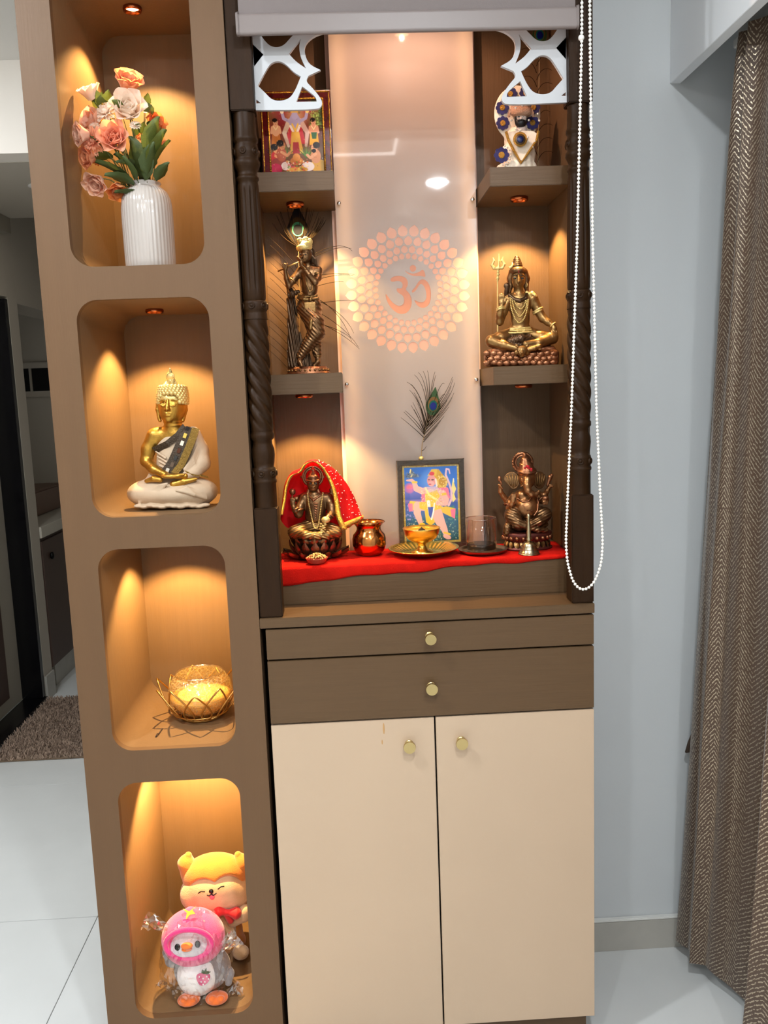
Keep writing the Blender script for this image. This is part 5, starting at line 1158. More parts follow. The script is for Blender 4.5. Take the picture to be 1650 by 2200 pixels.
def leaf(b0, tip, k=0, roll=0):
    b0, tip = Vector(b0), Vector(tip); d = tip - b0; M_ = Matrix.Translation(b0 - Vector(bq.location)) @ d.to_track_quat('X', 'Z').to_matrix().to_4x4() @ Matrix.Rotation(roll, 4, 'X') @ Matrix.Diagonal((d.length,) * 3 + (1,))
    inst('leaf', lm[k], bq, M_)
LV = [((-.215, .10, 2.17), (-.185, .08, 2.255), 0), ((-.205, .10, 2.19), (-.175, .09, 2.235), 0), ((-.225, .09, 2.16), (-.205, .07, 2.225), 1), ((-.21, .11, 2.15), (-.18, .1, 2.19), 1), ((-.255, .09, 2.15), (-.265, .06, 2.195), 1), ((-.25, .09, 2.18), (-.285, .06, 2.185), 1),
      ((-.27, .1, 2.15), (-.33, .08, 2.195), 1), ((-.26, .1, 2.14), (-.315, .08, 2.165), 1), ((-.24, .12, 2.15), (-.29, .1, 2.215), 1), ((-.3, .1, 2.2), (-.35, .09, 2.2), 0), ((-.23, .13, 2.2), (-.2, .12, 2.27), 0), ((-.32, .12, 2.3), (-.335, .1, 2.35), 0), ((-.31, .12, 2.31), (-.3, .1, 2.345), 0), ((-.215, .09, 2.2), (-.195, .08, 2.28), 0), ((-.25, .11, 2.12), (-.3, .09, 2.13), 1), ((-.235, .1, 2.15), (-.25, .08, 2.24), 1)]
rl = random.Random(6)
for a, b_, k in LV:
    a, b_ = Vector(a) + Vector((.012, .01, -.014)), Vector(b_) + Vector((.012, .01, -.014)); leaf(a, b_, k, rl.uniform(-.6, .6)); stem(Vector(a).lerp(Vector(b_), .2), .0009)
for i in range(26):
    x = rl.uniform(-.338, -.2); z = 2.285 - .5 * abs(x + .265) + rl.uniform(-.07, .035); y = rl.uniform(.07, .16); q_ = rl.random()
    if q_ < .5: rose((x, y, z), ('yellow', 'orange', 'cream')[i % 3], .011, (rl.uniform(-.4, .4), -.8, .5), style='car')
    else: leaf((x, y, z), (x + rl.uniform(-.025, .025), y - .012, z + rl.uniform(-.01, .028)), i % 2, rl.uniform(-1, 1))
    if i % 2: stem((x, y, z), .0007)
for i in range(10):
    x = -.325 + .014 * i; z = 2.27 + .04 * math.sin(i * 1.7); stem((x, .13, z), .0008); leaf((x, .13, z - .005), (x + rl.uniform(-.012, .012), .12, z + .02), 0, rl.uniform(-1, 1))
# ------------------------------------------------------------------ wire lotus candle bowl (niche 3)
CX, CY, CZ = -.196, .20, .8465
m_wire = mat('gold_wire', 'c29a58', .35, metal=1)
lo = thing('lotus_candle_holder', 'gold wire lotus stand in the third niche', 'candle holder', (CX, CY, CZ))
MB().tube([(CX + .052 * math.cos(a), CY + .052 * math.sin(a), CZ + .003) for a in [2 * PI * i / 40 for i in range(40)]], .0022, 8, closed=True).obj('base_ring', m_wire, lo, smooth=True)
MB().tube([(CX + .07 * math.cos(a), CY + .07 * math.sin(a), CZ + .016) for a in [2 * PI * i / 48 for i in range(48)]], .0016, 8, closed=True).obj('base_ring', m_wire, lo, smooth=True)
wp = []
for s_ in (-1, 1):
    seg = []
    for i in range(12):
        t = i / 11; wd = (.030 * math.sin(PI * min(1, t * 1.15) ** .8) if t < .87 else .030 * math.sin(PI * min(1, .87 * 1.15) ** .8) * (1 - (t - .87) / .13)) if True else 0
        wd = .034 * (math.sin(PI * t ** .75)) ** .9; rad = .052 + .058 * t ** 1.1; z = .004 + .085 * t ** 1.25
        seg.append((rad, s_ * wd, z))
    wp += seg if s_ < 0 else seg[::-1][1:]
wm = MB().tube(wp, .0022, 7, cap=False); wo = wm.obj('petal_wire', m_wire, lo, world=False, smooth=True); first = True
for i in range(11):
    o = wo if first else wo.copy()
    if not first: COL.objects.link(o)
    first = False; o.matrix_basis = Matrix.Rotation(2 * PI * i / 11 + .2, 4, 'Z') @ Matrix.Diagonal((1, 1, 1.0 + .12 * (i % 2), 1))
gb = thing('glass_candle_bowl', 'round crackle glass bowl with yellow wax inside the wire lotus', 'candle bowl', (CX, CY, CZ))
prof = [(0, .006), (.035, .006), (.06, .02), (.077, .045), (.081, .065), (.077, .088), (.066, .106), (.058, .113)]
MB().lathe(prof + [(r - .003, z) for r, z in prof[::-1]], 48, (CX, CY, CZ)).obj('bowl', glassy('crackle_glass', 'fff6df', .12, .12, .9, 110, ('f2e2b4', .32, .03)), gb, smooth=True)
MB().lathe([(0, .010), (.034, .011), (.057, .024), (.0735, .046), (.0765, .056), (.07, .062), (.05, .063), (0, .062)], 48, (CX, CY, CZ)).obj('wax', mat('yellow_wax', 'f4d583', .6, var=.18, vscale=40, bump=.4, bscale=60, translucent=.2), gb, smooth=True)
MB().tube([(CX + .059 * math.cos(a), CY + .059 * math.sin(a), CZ + .1135) for a in [2 * PI * i / 48 for i in range(48)]], .002, 8, closed=True).obj('rim', glassy('rim_glass', 'fff2d0', .5, .1), gb, smooth=True)
tag(MB().tube([(-.285, .07, .8475), (-.283, .078, .852), (-.282, .09, .8475), (-.28, .12, .8475)], .0016, 6).obj('incense_stub', mat('dark_stub', '3a2a20', .8), smooth=True), 'short dark stub of incense on the floor of the candle niche', 'incense stick')
# ------------------------------------------------------------------ soft toys (niche 4)
def fur(n, c, s_=.35): return mat(n, c, .85, bump=s_, bscale=420, sheen=.5, var=.07, vscale=50)
def dog_toy():
    T = Trace(960, 1620, .000312, .072, -.05, -.19, .58); u = T.a[2]
    t = thing('dog_soft_toy', 'orange and cream dog soft toy behind the wrapped penguin', 'soft toy', (-.2025, .225, .1665))
    m_o, m_c = fur('orange_plush', 'c87c28'), fur('cream_plush', 'cfac82')
    b = Sc(T, .002); b.e((985, 1420, 30), 185, 190, 120, 30).e((985, 1520, 30), 215, 100, 130, 40); b.obj('body', m_o, t)
    tm_ = Sc(T, .002); tm_.e((990, 1420, -50), 120, 160, 80, 30); tm_.obj('tummy', m_c, t)
    f = Sc(T, .002); f.e((935, 1030, -10), 285, 205, 180, 40).e((735, 1085, -10), 90, 100, 120, 60).e((1130, 1075, -10), 90, 100, 120, 60); f.obj('face', m_c, t)
    h = Sc(T, .002); h.e((930, 910, 20), 280, 195, 175, 30).e((935, 1020, 60), 288, 225, 140, 40)
    h.e((830, 1120, -170), 160, 172, 120, 16, op='s').e((1060, 1100, -170), 170, 192, 120, 16, op='s')
    h.obj('head_top', m_o, t)
    for x0, x1, sx in ((690, 700, -1), (1150, 1120, 1)):
        e = Sc(T, .002); e.t([(x0 - 30 * sx, 880, 30), (x0 + 6 * sx, 790, 30), (x1, 720, 30)], [86, 70, 30], 20); e.obj('ear', m_o, t)
    for pts in ([(1080, 1320, -70), (1170, 1260, -110), (1180, 1230, -120)], [(820, 1330, -70), (760, 1290, -110), (750, 1250, -120)]):
        a = Sc(T, .002); a.t(pts, [54, 58, 54], 30); a.obj('arm', m_c, t)
    for x in (830, 1150):
        a = Sc(T, .002); a.e((x, 1610, -110), 72, 62, 60, 20); a.obj('foot', m_c, t)
    r = Sc(T, .0016); r.e((1030, 1235, -180), 26, 24, 24, 6).t([(1030, 1235, -180), (965, 1225, -170)], [16, 48], 10).t([(1030, 1235, -180), (1100, 1245, -165)], [16, 52], 10).t([(1020, 1250, -175), (1060, 1310, -150)], [20, 30], 10); r.obj('red_bow', mat('red_felt', 'c81818', .7, sheen=.3), t)
    dk = mat('black_thread', '120d0a', .5)
    n = Sc(T, .0012); n.e((897, 1045, -190), 20, 19, 16, 3); n.obj('nose', mat('black_plastic', '0d0a0a', .2), t)
    def line(pts): MB().tube([T(*p) for p in pts], 5 * u, 6).obj('stitched_line', dk, t, world=False, smooth=True)
    line([(790, 1062, -172), (812, 1046, -180), (845, 1048, -186)]); line([(952, 1028, -194), (978, 1005, -190), (1005, 1002, -186)])
    line([(862, 1078, -190), (880, 1086, -194), (897, 1070, -198), (915, 1082, -198), (940, 1062, -196)])
    m_ = Sc(T, .0012); m_.e((905, 1095, -188), 22, 26, 12, 4); m_.obj('mouth', mat('pink_felt', 'd86a74', .7), t)
dog_toy()
def penguin_toy():
    T = Trace(800, 1906, .000298, .077, -.058, -.215, .68); u = T.a[2]
    t = thing('penguin_soft_toy', 'grey penguin soft toy in a pink strawberry hood, wrapped in clear plastic', 'soft toy', (-.240, .094, .1595))
    m_g, m_w, m_p, m_f = fur('grey_plush', '8b8788'), fur('white_plush', 'e9e4e2'), fur('pink_plush', 'ec4f86'), fur('face_plush', 'd3cfd2')
    b = Sc(T, .002); b.e((855, 1705, 20), 240, 190, 175, 30).e((800, 1560, 20), 190, 120, 150, 40); b.obj('body', m_g, t)
    w_ = Sc(T, .002); w_.e((815, 1765, -70), 172, 178, 130, 20); w_.obj('belly', m_w, t)
    h = Sc(T, .002); h.e((775, 1420, 0), 265, 235, 215, 30).c((770, 1250, 10), (745, 1190, 10), 110, 40, 40)
    h.e((740, 1490, -200), 185, 128, 110, 14, op='s'); h.obj('hood', m_p, t)
    f = Sc(T, .002); f.e((745, 1480, -55), 205, 150, 150, 20); f.obj('face', m_f, t)
    rm = MB(); pts = [(740 + 190 * math.cos(a), 1488 - 132 * math.sin(a), -168 - 34 * (1 - abs(math.cos(a)))) for a in [2 * PI * i / 32 for i in range(32)]]
    rm.tube([T(*p) for p in pts], 22 * u, 8, closed=True); rm.obj('hood_rim', fur('deep_pink_plush', 'e0307a'), t, world=False, smooth=True)
    for x, y, d in ((648, 1513, -186), (812, 1487, -196)):
        MB().ball(T(x, y, d), (24 * u, 16 * u, 31 * u), 16, 10).obj('eye', mat('black_bead_eye', '0a0808', .08), t, world=False, smooth=True)
    k = Sc(T, .0015); k.e((725, 1500, -215), 50, 24, 34, 10).e((725, 1530, -208), 44, 18, 28, 8); k.obj('beak', mat('orange_felt', 'e8742a', .75, sheen=.3), t)
    for x, y in ((745, 1985), (975, 1975)):
        q = Sc(T, .002); q.e((x, y, -170), 95, 36, 80, 16); q.e((x - 40, y + 5, -215), 34, 26, 30, 10).e((x + 30, y + 5, -215), 34, 26, 30, 10); q.obj('foot', fur('orange_plush_foot', 'df6a22'), t)
    for pts in ([(650, 1660, 0), (590, 1640, -30), (545, 1560, -30)], [(1030, 1680, 0), (1075, 1760, -40), (1075, 1840, -60)]):
        q = Sc(T, .002); q.t(pts, [46, 44, 30], 20); q.obj('wing', m_g, t)
    L = [(T(x, y, 0).x, T(x, y, 0).z) for x, y in ((800, 1770), (830, 1745), (870, 1755), (900, 1745), (922, 1775), (905, 1830), (850, 1868), (815, 1830))]
    p = plate('strawberry_patch', [smooth_loop(L)], -.001, .001, mat('strawberry_felt', 'cf4f7c', .75), t, world=False); p.location = (-.215 * -206 * u, -206 * u, .68 * 206 * u)
    L = [(T(x, y, 0).x, T(x, y, 0).z) for x, y in ((845, 1742), (850, 1715), (868, 1730), (885, 1700), (888, 1732), (922, 1735), (895, 1757))]
    p = plate('strawberry_leaf', [L], -.0014, .0014, mat('green_felt', '41583a', .75), t, world=False); p.location = (-.215 * -208 * u, -208 * u, .68 * 208 * u)
    mb = MB()
    for x, y in ((830, 1780), (860, 1795), (890, 1778), (845, 1825), (875, 1825), (905, 1800), (862, 1850)): mb.ball(T(x, y, -211), 7 * u, 6, 4)
    mb.obj('strawberry_seeds', m_w, t, world=False)
    L = [(x * u, z * u) for x, z in ((0, 0), (-55, 25), (-20, -10), (-25, -60), (5, -25), (50, -20), (25, 10), (60, 40))]
    p = plate('hood_leaf', [L], -.0012, .0012, mat('lime_felt', 'c9cf3a', .7), t, world=False); p.location = T(740, 1190, -60); p.rotation_euler = (-.6, 0, 0)
    # crumpled clear plastic bag
    bm = bmesh.new(); bmesh.ops.create_icosphere(bm, subdivisions=5, radius=1); rr_ = random.Random(21)
    c0 = T(800, 1620, -10)
    from mathutils import noise as nz
    for v in bm.verts:
        d = v.co.copy(); n_ = nz.noise(d * 3.1) * .08 + abs(nz.noise(d * 6.3)) * .12 + abs(nz.noise(d * 13)) * .06
        up_ = .5 + .5 * d.z; sx = 300 * (.92 + .06 * math.cos(d.z * 3)); v.co = Vector((d.x * sx * u, d.y * 262 * u, d.z * 428 * u)) * (1 + n_ - .02) + c0
        if v.co.z < .003: v.co.z = .003 + .002 * rr_.random()
        if v.co.y < -.088: v.co.y = -.088 + .003 * rr_.random()
    me = bpy.data.meshes.new('plastic_wrap'); bm.to_mesh(me); bm.free()
    film = glassy('clear_film', (1, 1, 1), .15, .10); link('plastic_wrap', me, film, t, world=False)
    for a_, b_, wid in (((560, 1330, -90), (370, 1270, -110), 120), ((1000, 1520, -170), (1150, 1430, -190), 130), ((560, 1850, -60), (490, 1830, -100), 60), ((1060, 1950, -120), (1180, 1880, -120), 90)):
        A, B = T(*a_), T(*b_); d = (B - A); sd = Vector((-d.z, 0, d.x)).normalized(); g = []
        for i in range(8):
            f_ = i / 7; row = []
            for j in range(10):
                s_ = j / 9 - .5; wdt = wid * u * (.55 + .9 * f_); q_ = A + d * f_ + sd * s_ * wdt + Vector((rr_.uniform(-1, 1), rr_.uniform(-1, 1) * 2.2, rr_.uniform(-1, 1))) * 10 * u; q_.z = max(q_.z, .002 + .004 * rr_.random()); row.append(q_)
            g.append(row)
        MB().grid(g).obj('plastic_tail', glassy('clear_film_tail', (1, 1, 1), .3, .15), t, world=False)
penguin_toy()
# ------------------------------------------------------------------ red cloth on the step
g = []; rr = random.Random(9)
for i in range(75):
    f = i / 74; x = .0185 + .7235 * f; row = []
    drop = .036 * (1 - f) ** 1.3 + .008 + .0025 * math.sin(f * 17) + .0015 * math.sin(f * 41)
    for j in range(17):
        t = j / 16; y = .298 - (.298 - .1135) * t; row.append((x, y, 1.2396 + .0006 * math.sin(x * 90 + y * 60)))
    for j in range(1, 7):
        t = j / 6; row.append((x, .1128 - .002 * math.sin(PI * t) - .0012 * math.sin(f * 30) * t, 1.2394 - drop * t))
    g.append(row)
cl = MB().grid(g).obj('altar_cloth', mat('red_velvet', 'bf1409', .9, bump=.4, bscale=500, spec=.15, var=.12, vscale=26), smooth=True)
so = cl.modifiers.new('thick', 'SOLIDIFY'); so.thickness = .0008; so.offset = -1
tag(cl, 'bright red cloth spread over the shrine step with a hanging front edge', 'cloth')
ZT = 1.2412
# ------------------------------------------------------------------ offerings and vessels
m_cu = mat('polished_copper', 'bd7840', .16, metal=1, bump=.03, bscale=60, var=.15, vscale=14); m_brs = mat('polished_brass', 'e0b85c', .27, metal=1, bump=.04, bscale=80); m_stl = mat('dull_steel', '9c8f7c', .28, metal=1); m_bell = mat('pale_brass', 'b8a888', .25, metal=1)
def vessel(name, prof, m, loc, label, cat, seg=56):
    o = MB().lathe(prof, seg, loc).obj(name, m, smooth=True); o.data.set_sharp_from_angle(angle=.9); return tag(o, label, cat)
p = [(0, 0), (.026, 0), (.030, .003), (.038, .012), (.0425, .026), (.0425, .042), (.040, .052), (.033, .060), (.0305, .066), (.031, .072), (.037, .080), (.042, .0835), (.0415, .085)]
vessel('copper_pot', p + [(r - .0015, z) for r, z in p[::-1]][:-2] + [(0, .004)], m_cu, (.2495, .222, ZT), 'round copper water pot with flared rim beside the red veil', 'pot')
sp = thing('brass_plate', 'fluted round brass plate under the oil lamp', 'plate', (.385, .197, ZT))
P = []
for i in range(160):
    a = 2 * PI * i / 160; row = []
    for r, z, am in ((0, .002, 0), (.048, .002, 0), (.053, .003, .0), (.062, .007, .0012), (.074, .0125, .0016), (.083, .0165, .0008), (.088, .018, 0), (.0895, .0175, 0), (.0885, .0162, 0), (.073, .0105, .0012), (.054, .0008, 0), (0, 0, 0)):
        row.append((r * math.cos(a), r * math.sin(a), z + am * math.cos(40 * a)))
    P.append(row)
MB().grid(P, closeu=True).obj('dish', m_brs, sp, world=False, smooth=True)
ol = thing('oil_lamp', 'brass goblet oil lamp standing on the fluted plate', 'oil lamp', (.381, .197, ZT + .0028))
MB().lathe([(0, 0), (.027, 0), (.028, .003), (.018, .008), (.0105, .016), (.0095, .022), (.013, .026), (.024, .030), (.036, .038), (.0435, .05), (.0465, .062), (.0475, .064), (.0465, .0645), (.0415, .051), (.033, .041), (.02, .036), (0, .035)], 56).obj('bowl', m_brs, ol, world=False, smooth=True)
MB().lathe([(0, .058), (.0448, .058)], 48).obj('oil', mat('lamp_oil', 'c88a1c', .06, coat=1), ol, world=False)
MB().lathe([(0, .0675), (.0035, .063), (.008, .0605), (.009, .0582), (0, .0582)], 16, (.0, -.004, 0)).obj('wick', mat('charred_wick', '17120e', .9), ol, world=False, smooth=True)
vessel('steel_plate', [(0, 0), (.05, 0), (.057, .004), (.0605, .009), (.062, .0095), (.0615, .0085), (.057, .003), (.05, .0018), (0, .0018)][::-1], m_stl, (.533, .188, ZT), 'small dark metal plate under the glass tumbler', 'plate')
tg = thing('glass_tumbler', 'clear glass tumbler with dark wax in the bottom', 'glass', (.530, .19, ZT + .002))
MB().lathe([(0, .0), (.036, .0), (.0385, .004), (.039, .084), (.0375, .084), (.0365, .006), (0, .005)], 48).obj('wall', glassy('tumbler_glass', 'f8f2ee', .05, .02), tg, world=False, smooth=True)
MB().lathe([(0, .0055), (.0355, .0065), (.036, .019), (.03, .021), (0, .018)], 40).obj('wax', mat('dark_wax', '17100d', .25), tg, world=False, smooth=True)
MB().tube([(.0382 * math.cos(a), .0382 * math.sin(a), .084) for a in [2 * PI * i / 48 for i in range(48)]], .0011, 6, closed=True).obj('rim', glassy('tumbler_rim', 'fff4ea', .4, .05), tg, world=False, smooth=True)
hb = thing('hand_bell', 'small pale brass hand bell in front of the elephant-headed figurine', 'bell', (.640, .142, ZT))
MB().lathe([(0, .03), (.004, .031), (.012, .029), (.016, .024), (.018, .016), (.021, .008), (.026, .001), (.027, 0), (.025, .0), (.0, .012)], 40).obj('bell', m_bell, hb, world=False, smooth=True)
for z, r in ((.012, .0205), (.02, .0185), (.004, .0245)): MB().tube([(r * math.cos(a), r * math.sin(a), z) for a in [2 * PI * i / 32 for i in range(32)]], .0007, 5, closed=True).obj('band', m_bell, hb, world=False, smooth=True)
MB().lathe([(0, .03), (.006, .031), (.0072, .036), (.005, .04), (.0062, .046), (.0052, .06), (.0042, .075), (.0036, .085), (.005, .09), (.0046, .096), (.002, .1), (0, .1005)], 20).obj('handle', m_bell, hb, world=False, smooth=True)
ob = thing('offering_bowl', 'tiny red fluted bowl heaped with golden grains in front of the goddess figurine', 'bowl', (.1185, .142, ZT))
MB().lathe([(0, 0), (.019, 0), (.022, .004), (.0265, .012), (.0275, .0135), (.026, .0135), (.02, .006), (0, .005)], 60, rib=.02, nrib=20).obj('bowl', mat('red_clay', '9c3a2a', .4), ob, world=False, smooth=True)
mb = MB(); rr = random.Random(14)
for i in range(130):
    a, r_ = rr.uniform(0, 2 * PI), .024 * math.sqrt(rr.random()); mb.ball((r_ * math.cos(a), r_ * math.sin(a), .012 + .010 * (1 - (r_ / .024) ** 2) + rr.uniform(0, .002)), (.0024, .0016, .0016), 5, 4)
o = mb.obj('grains', m_goldl, ob, world=False); o['kind'] = 'stuff'
# ------------------------------------------------------------------ framed devotional prints: flat print painted on a fine grid
def print_mat():
    if 'paper_print' in MATS: return MATS['paper_print']
    m = mat('paper_print', 'ffffff', .22, coat=.4); nt = m.node_tree; a = nt.nodes.new('ShaderNodeVertexColor'); a.layer_name = 'ink'
    nt.links.new(a.outputs[0], nt.nodes['Principled BSDF'].inputs['Base Color']); return m
class Paint:
    def __init__(s, W, H, nx, x0, y0, x1, y1):
        s.nx = nx; s.ny = int(nx * H / W); s.W, s.H = W, H
        s.X, s.Y = np.meshgrid(np.linspace(x0, x1, nx), np.linspace(y0, y1, s.ny)); s.C = np.zeros((s.ny, nx, 3)); s.px = (x1 - x0) / nx
    def put(s, d, c, soft=1.2, al=1):
        a = np.clip(.5 - d / (soft * s.px), 0, 1)[..., None] * al; s.C = s.C * (1 - a) + np.array(lin(c)) * a; return s
    def grad(s, stops):
        ys = [q[0] for q in stops]; cs = np.array([lin(q[1]) for q in stops])
        for i in range(3): s.C[..., i] = np.interp(s.Y, ys, cs[:, i])
        return s
    def e(s, x, y, rx, ry, c, ang=0, soft=1.2, al=1):
        ca, sa = math.cos(ang), math.sin(ang); dx, dy = s.X - x, s.Y - y; u_, v_ = (dx * ca + dy * sa) / rx, (-dx * sa + dy * ca) / ry
        return s.put((np.sqrt(u_ * u_ + v_ * v_) - 1) * min(rx, ry), c, soft, al)
    def l(s, pts, r, c, soft=1.2, al=1):
        D = np.full(s.X.shape, 1e9); rr_ = r if hasattr(r, '__len__') else [r] * len(pts)
        for i in range(len(pts) - 1):
            (ax, ay), (bx, by) = pts[i], pts[i + 1]; dx, dy = bx - ax, by - ay; t = np.clip(((s.X - ax) * dx + (s.Y - ay) * dy) / max(dx * dx + dy * dy, 1e-9), 0, 1)
            D = np.minimum(D, np.hypot(s.X - ax - t * dx, s.Y - ay - t * dy) - (rr_[i] + (rr_[i + 1] - rr_[i]) * t))
        return s.put(D, c, soft, al)
    def p(s, pts, c, soft=1.2, al=1):
        P = np.array(pts, float); ins = np.zeros(s.X.shape, bool); D = np.full(s.X.shape, 1e9); j = len(P) - 1
        for i in range(len(P)):
            (ax, ay), (bx, by) = P[i], P[j]; cr_ = ((ay > s.Y) != (by > s.Y)) & (s.X < (bx - ax) * (s.Y - ay) / (by - ay + 1e-12) + ax); ins ^= cr_
            dx, dy = bx - ax, by - ay; t = np.clip(((s.X - ax) * dx + (s.Y - ay) * dy) / max(dx * dx + dy * dy, 1e-9), 0, 1); D = np.minimum(D, np.hypot(s.X - ax - t * dx, s.Y - ay - t * dy)); j = i
        return s.put(np.where(ins, -D, D), c, soft, al)
    def specks(s, n, box_, cols, r, seed=1, al=.8):
        R = random.Random(seed)
        for i in range(n): s.e(R.uniform(box_[0], box_[2]), R.uniform(box_[1], box_[3]), R.uniform(*r), R.uniform(*r), R.choice(cols), R.uniform(0, 3), 1.2, al)
        return s
    def sheet(s, name, parent, M_):
        xs_ = np.linspace(-s.W / 2, s.W / 2, s.nx); zs_ = np.linspace(s.H, 0, s.ny); XX, ZZ = np.meshgrid(xs_, zs_)
        V = np.stack([XX.ravel(), np.zeros(XX.size), ZZ.ravel()], 1); i = np.arange(s.ny - 1)[:, None] * s.nx + np.arange(s.nx - 1)[None, :]
        Q = np.stack([i, i + s.nx, i + s.nx + 1, i + 1], -1).reshape(-1, 4); me = npmesh(name, V, Q)
        ca = me.color_attributes.new('ink', 'FLOAT_COLOR', 'POINT'); ca.data.foreach_set('color', np.c_[s.C.reshape(-1, 3), np.ones(XX.size)].astype(np.float32).ravel())
        o = link(name, me, print_mat(), parent, world=False); o.matrix_basis = M_; return o
def frame(t, W, H, fwid, dep, m, lean=0, extra=None):
    R = Matrix.Rotation(-lean, 4, 'X')
    for nm, pts in (('frame_side', [(-W / 2, 0), (-W / 2 + fwid, fwid), (-W / 2 + fwid, H - fwid), (-W / 2, H)]), ('frame_side', [(W / 2, 0), (W / 2 - fwid, fwid), (W / 2 - fwid, H - fwid), (W / 2, H)]), ('frame_top', [(-W / 2, H), (W / 2, H), (W / 2 - fwid, H - fwid), (-W / 2 + fwid, H - fwid)]), ('frame_bottom', [(-W / 2, 0), (W / 2, 0), (W / 2 - fwid, fwid), (-W / 2 + fwid, fwid)])):
        o = plate(nm, [pts], -dep, 0, m, t, world=False, bevel=.0012); o.matrix_basis = R
    return R
# --- picture of a striding monkey-faced figure in gold on blue
W_, H_ = .171, .2275
hf = thing('blue_framed_picture', 'dark framed picture of a golden clad striding figure on blue, leaning on the white panel', 'picture', (.4165, .287, ZT))
R = frame(hf, W_, H_, .0105, .010, mat('dark_frame_wood', '33291c', .35, bump=.3, bscale=200, var=.4, vscale=90), math.radians(1.6))
P = Paint(W_ - .02, H_ - .02, 150, 680, 335, 1370, 1250)
P.grad([(335, 'b89a48'), (1250, 'b89a48')]).specks(500, (680, 335, 1370, 1250), ['d8c070', '8a6f2c', 'e8d890'], (3, 8), 3)
Ic = Paint(W_ - .034, H_ - .034, 190, 712, 372, 1340, 1240)
I_ = Ic; I_.grad([(372, '1f5fae'), (560, '2f6fc0'), (680, '5a5fa8'), (740, '3a4f98'), (760, '7a6aa8'), (800, '2d4f92'), (900, '3c5a9a'), (980, '2b5a78'), (1240, '1c4a4c')])
I_.specks(60, (712, 760, 900, 980), ['8a86c4', 'a8a4d8', '5f6ab0'], (4, 14), 5, .5).specks(200, (712, 980, 1340, 1240), ['4f8a80', '7fae98', '2a6a60', 'b8c8a8'], (3, 9), 6, .7).specks(40, (1200, 840, 1340, 1000), ['2f7060', '3f8a6a'], (10, 22), 7, .6)
I_.e(770, 610, 46, 46, 'e86a78', 0, 14).e(780, 632, 60, 14, '8a68b0', 0, 10, .7)
I_.e(800, 470, 90, 26, '4a5870', 0, 8).p([(735, 480), (775, 430), (800, 395), (830, 440), (890, 480)], '54606e').l([(790, 395), (782, 430), (806, 452), (792, 480)], 7, 'e8d88a')
I_.specks(26, (740, 430, 880, 490), ['7a8a90', '39464e', '6a7078'], (5, 12), 8, .8)
I_.p([(1290, 520), (1310, 600), (1325, 640), (1300, 700), (1318, 760), (1280, 800), (1270, 740), (1285, 690), (1268, 640)], 'e0cf7a').l([(1298, 520), (1300, 560)], 5, 'f0e6c0')
skin, gold_, pinkc = 'dba79a', 'd8b23a', 'e8708a'
I_.l([(1230, 830), (1265, 760), (1268, 660), (1240, 560), (1205, 470), (1215, 405), (1245, 410), (1255, 460)], [13, 13, 12, 12, 11, 10, 9, 6], 'd6b0b8')
I_.p([(750, 800), (770, 760), (900, 775), (1000, 790), (960, 850), (800, 870), (760, 880)], gold_).p([(745, 790), (800, 790), (800, 880), (755, 885)], pinkc)
I_.p([(1120, 850), (1200, 840), (1310, 870), (1300, 985), (1240, 960), (1130, 900)], gold_).p([(1250, 880), (1312, 870), (1300, 990), (1260, 965)], pinkc).p([(940, 880), (1060, 880), (1090, 1000), (1010, 1060), (955, 1020)], gold_)
I_.l([(930, 830), (860, 820), (850, 900), (890, 1030)], [52, 50, 42, 26], skin).e(905, 1045, 36, 22, gold_)
I_.l([(1080, 900), (1120, 1010), (1170, 1110), (1195, 1190)], [66, 58, 38, 26], skin).e(1200, 1200, 50, 26, skin, .4).l([(1170, 1150), (1235, 1170)], 12, gold_)
I_.p([(900, 620), (960, 605), (1100, 600), (1160, 650), (1150, 760), (1120, 860), (960, 860), (930, 760)], skin).e(1030, 720, 85, 90, 'e0b4a0').p([(950, 690), (1100, 640), (1130, 720), (1060, 800), (960, 790)], gold_).l([(960, 620), (1000, 700), (1090, 760)], 12, 'f0d880').l([(930, 640), (930, 780)], 20, pinkc)
I_.p([(880, 780), (1130, 780), (1150, 860), (1000, 900), (880, 850)], gold_).l([(990, 780), (1000, 900), (1020, 980)], [20, 16, 10], 'f2ead8').p([(980, 840), (1050, 840), (1040, 950), (1015, 980), (990, 940)], '3a4fa0').l([(1060, 800), (1045, 900), (1020, 985)], 8, 'efe6da')
I_.l([(920, 650), (850, 620), (830, 560)], [38, 34, 26], skin).l([(830, 550), (800, 520), (740, 520)], [22, 18, 9], skin).l([(810, 545), (855, 545)], 12, gold_)
I_.l([(1150, 650), (1200, 730), (1190, 800), (1100, 800)], [50, 46, 36, 26], skin).l([(1150, 700), (1230, 690)], 14, gold_).l([(1130, 620), (1210, 640), (1240, 740)], [18, 22, 10], pinkc)
I_.e(1040, 530, 110, 110, '6fa0dc', 0, 30, .6).p([(1060, 470), (1120, 400), (1180, 480), (1230, 560), (1200, 620), (1110, 620), (1080, 560)], 'c89a30').e(1160, 550, 62, 66, 'd8b450').e(1160, 550, 44, 48, 'b8862a')
I_.e(1035, 535, 54, 66, 'd88f88').e(1030, 570, 38, 28, 'e0a49a').e(1012, 575, 20, 8, 'c05058').e(1048, 524, 18, 6, '2a1a1a').e(1004, 522, 12, 5, '2a1a1a').p([(985, 480), (1040, 400), (1110, 400), (1090, 480), (1030, 470)], 'd8ae40').e(1040, 452, 32, 22, 'd03a40').l([(1085, 520), (1095, 600)], 10, 'e8d8c8')
I_.specks(140, (900, 620, 1180, 860), ['f4e0a0', 'b88828', 'f0c8c0'], (3, 7), 9, .6).specks(60, (1100, 460, 1220, 620), ['f0d890', '9a7020'], (4, 8), 10, .6)
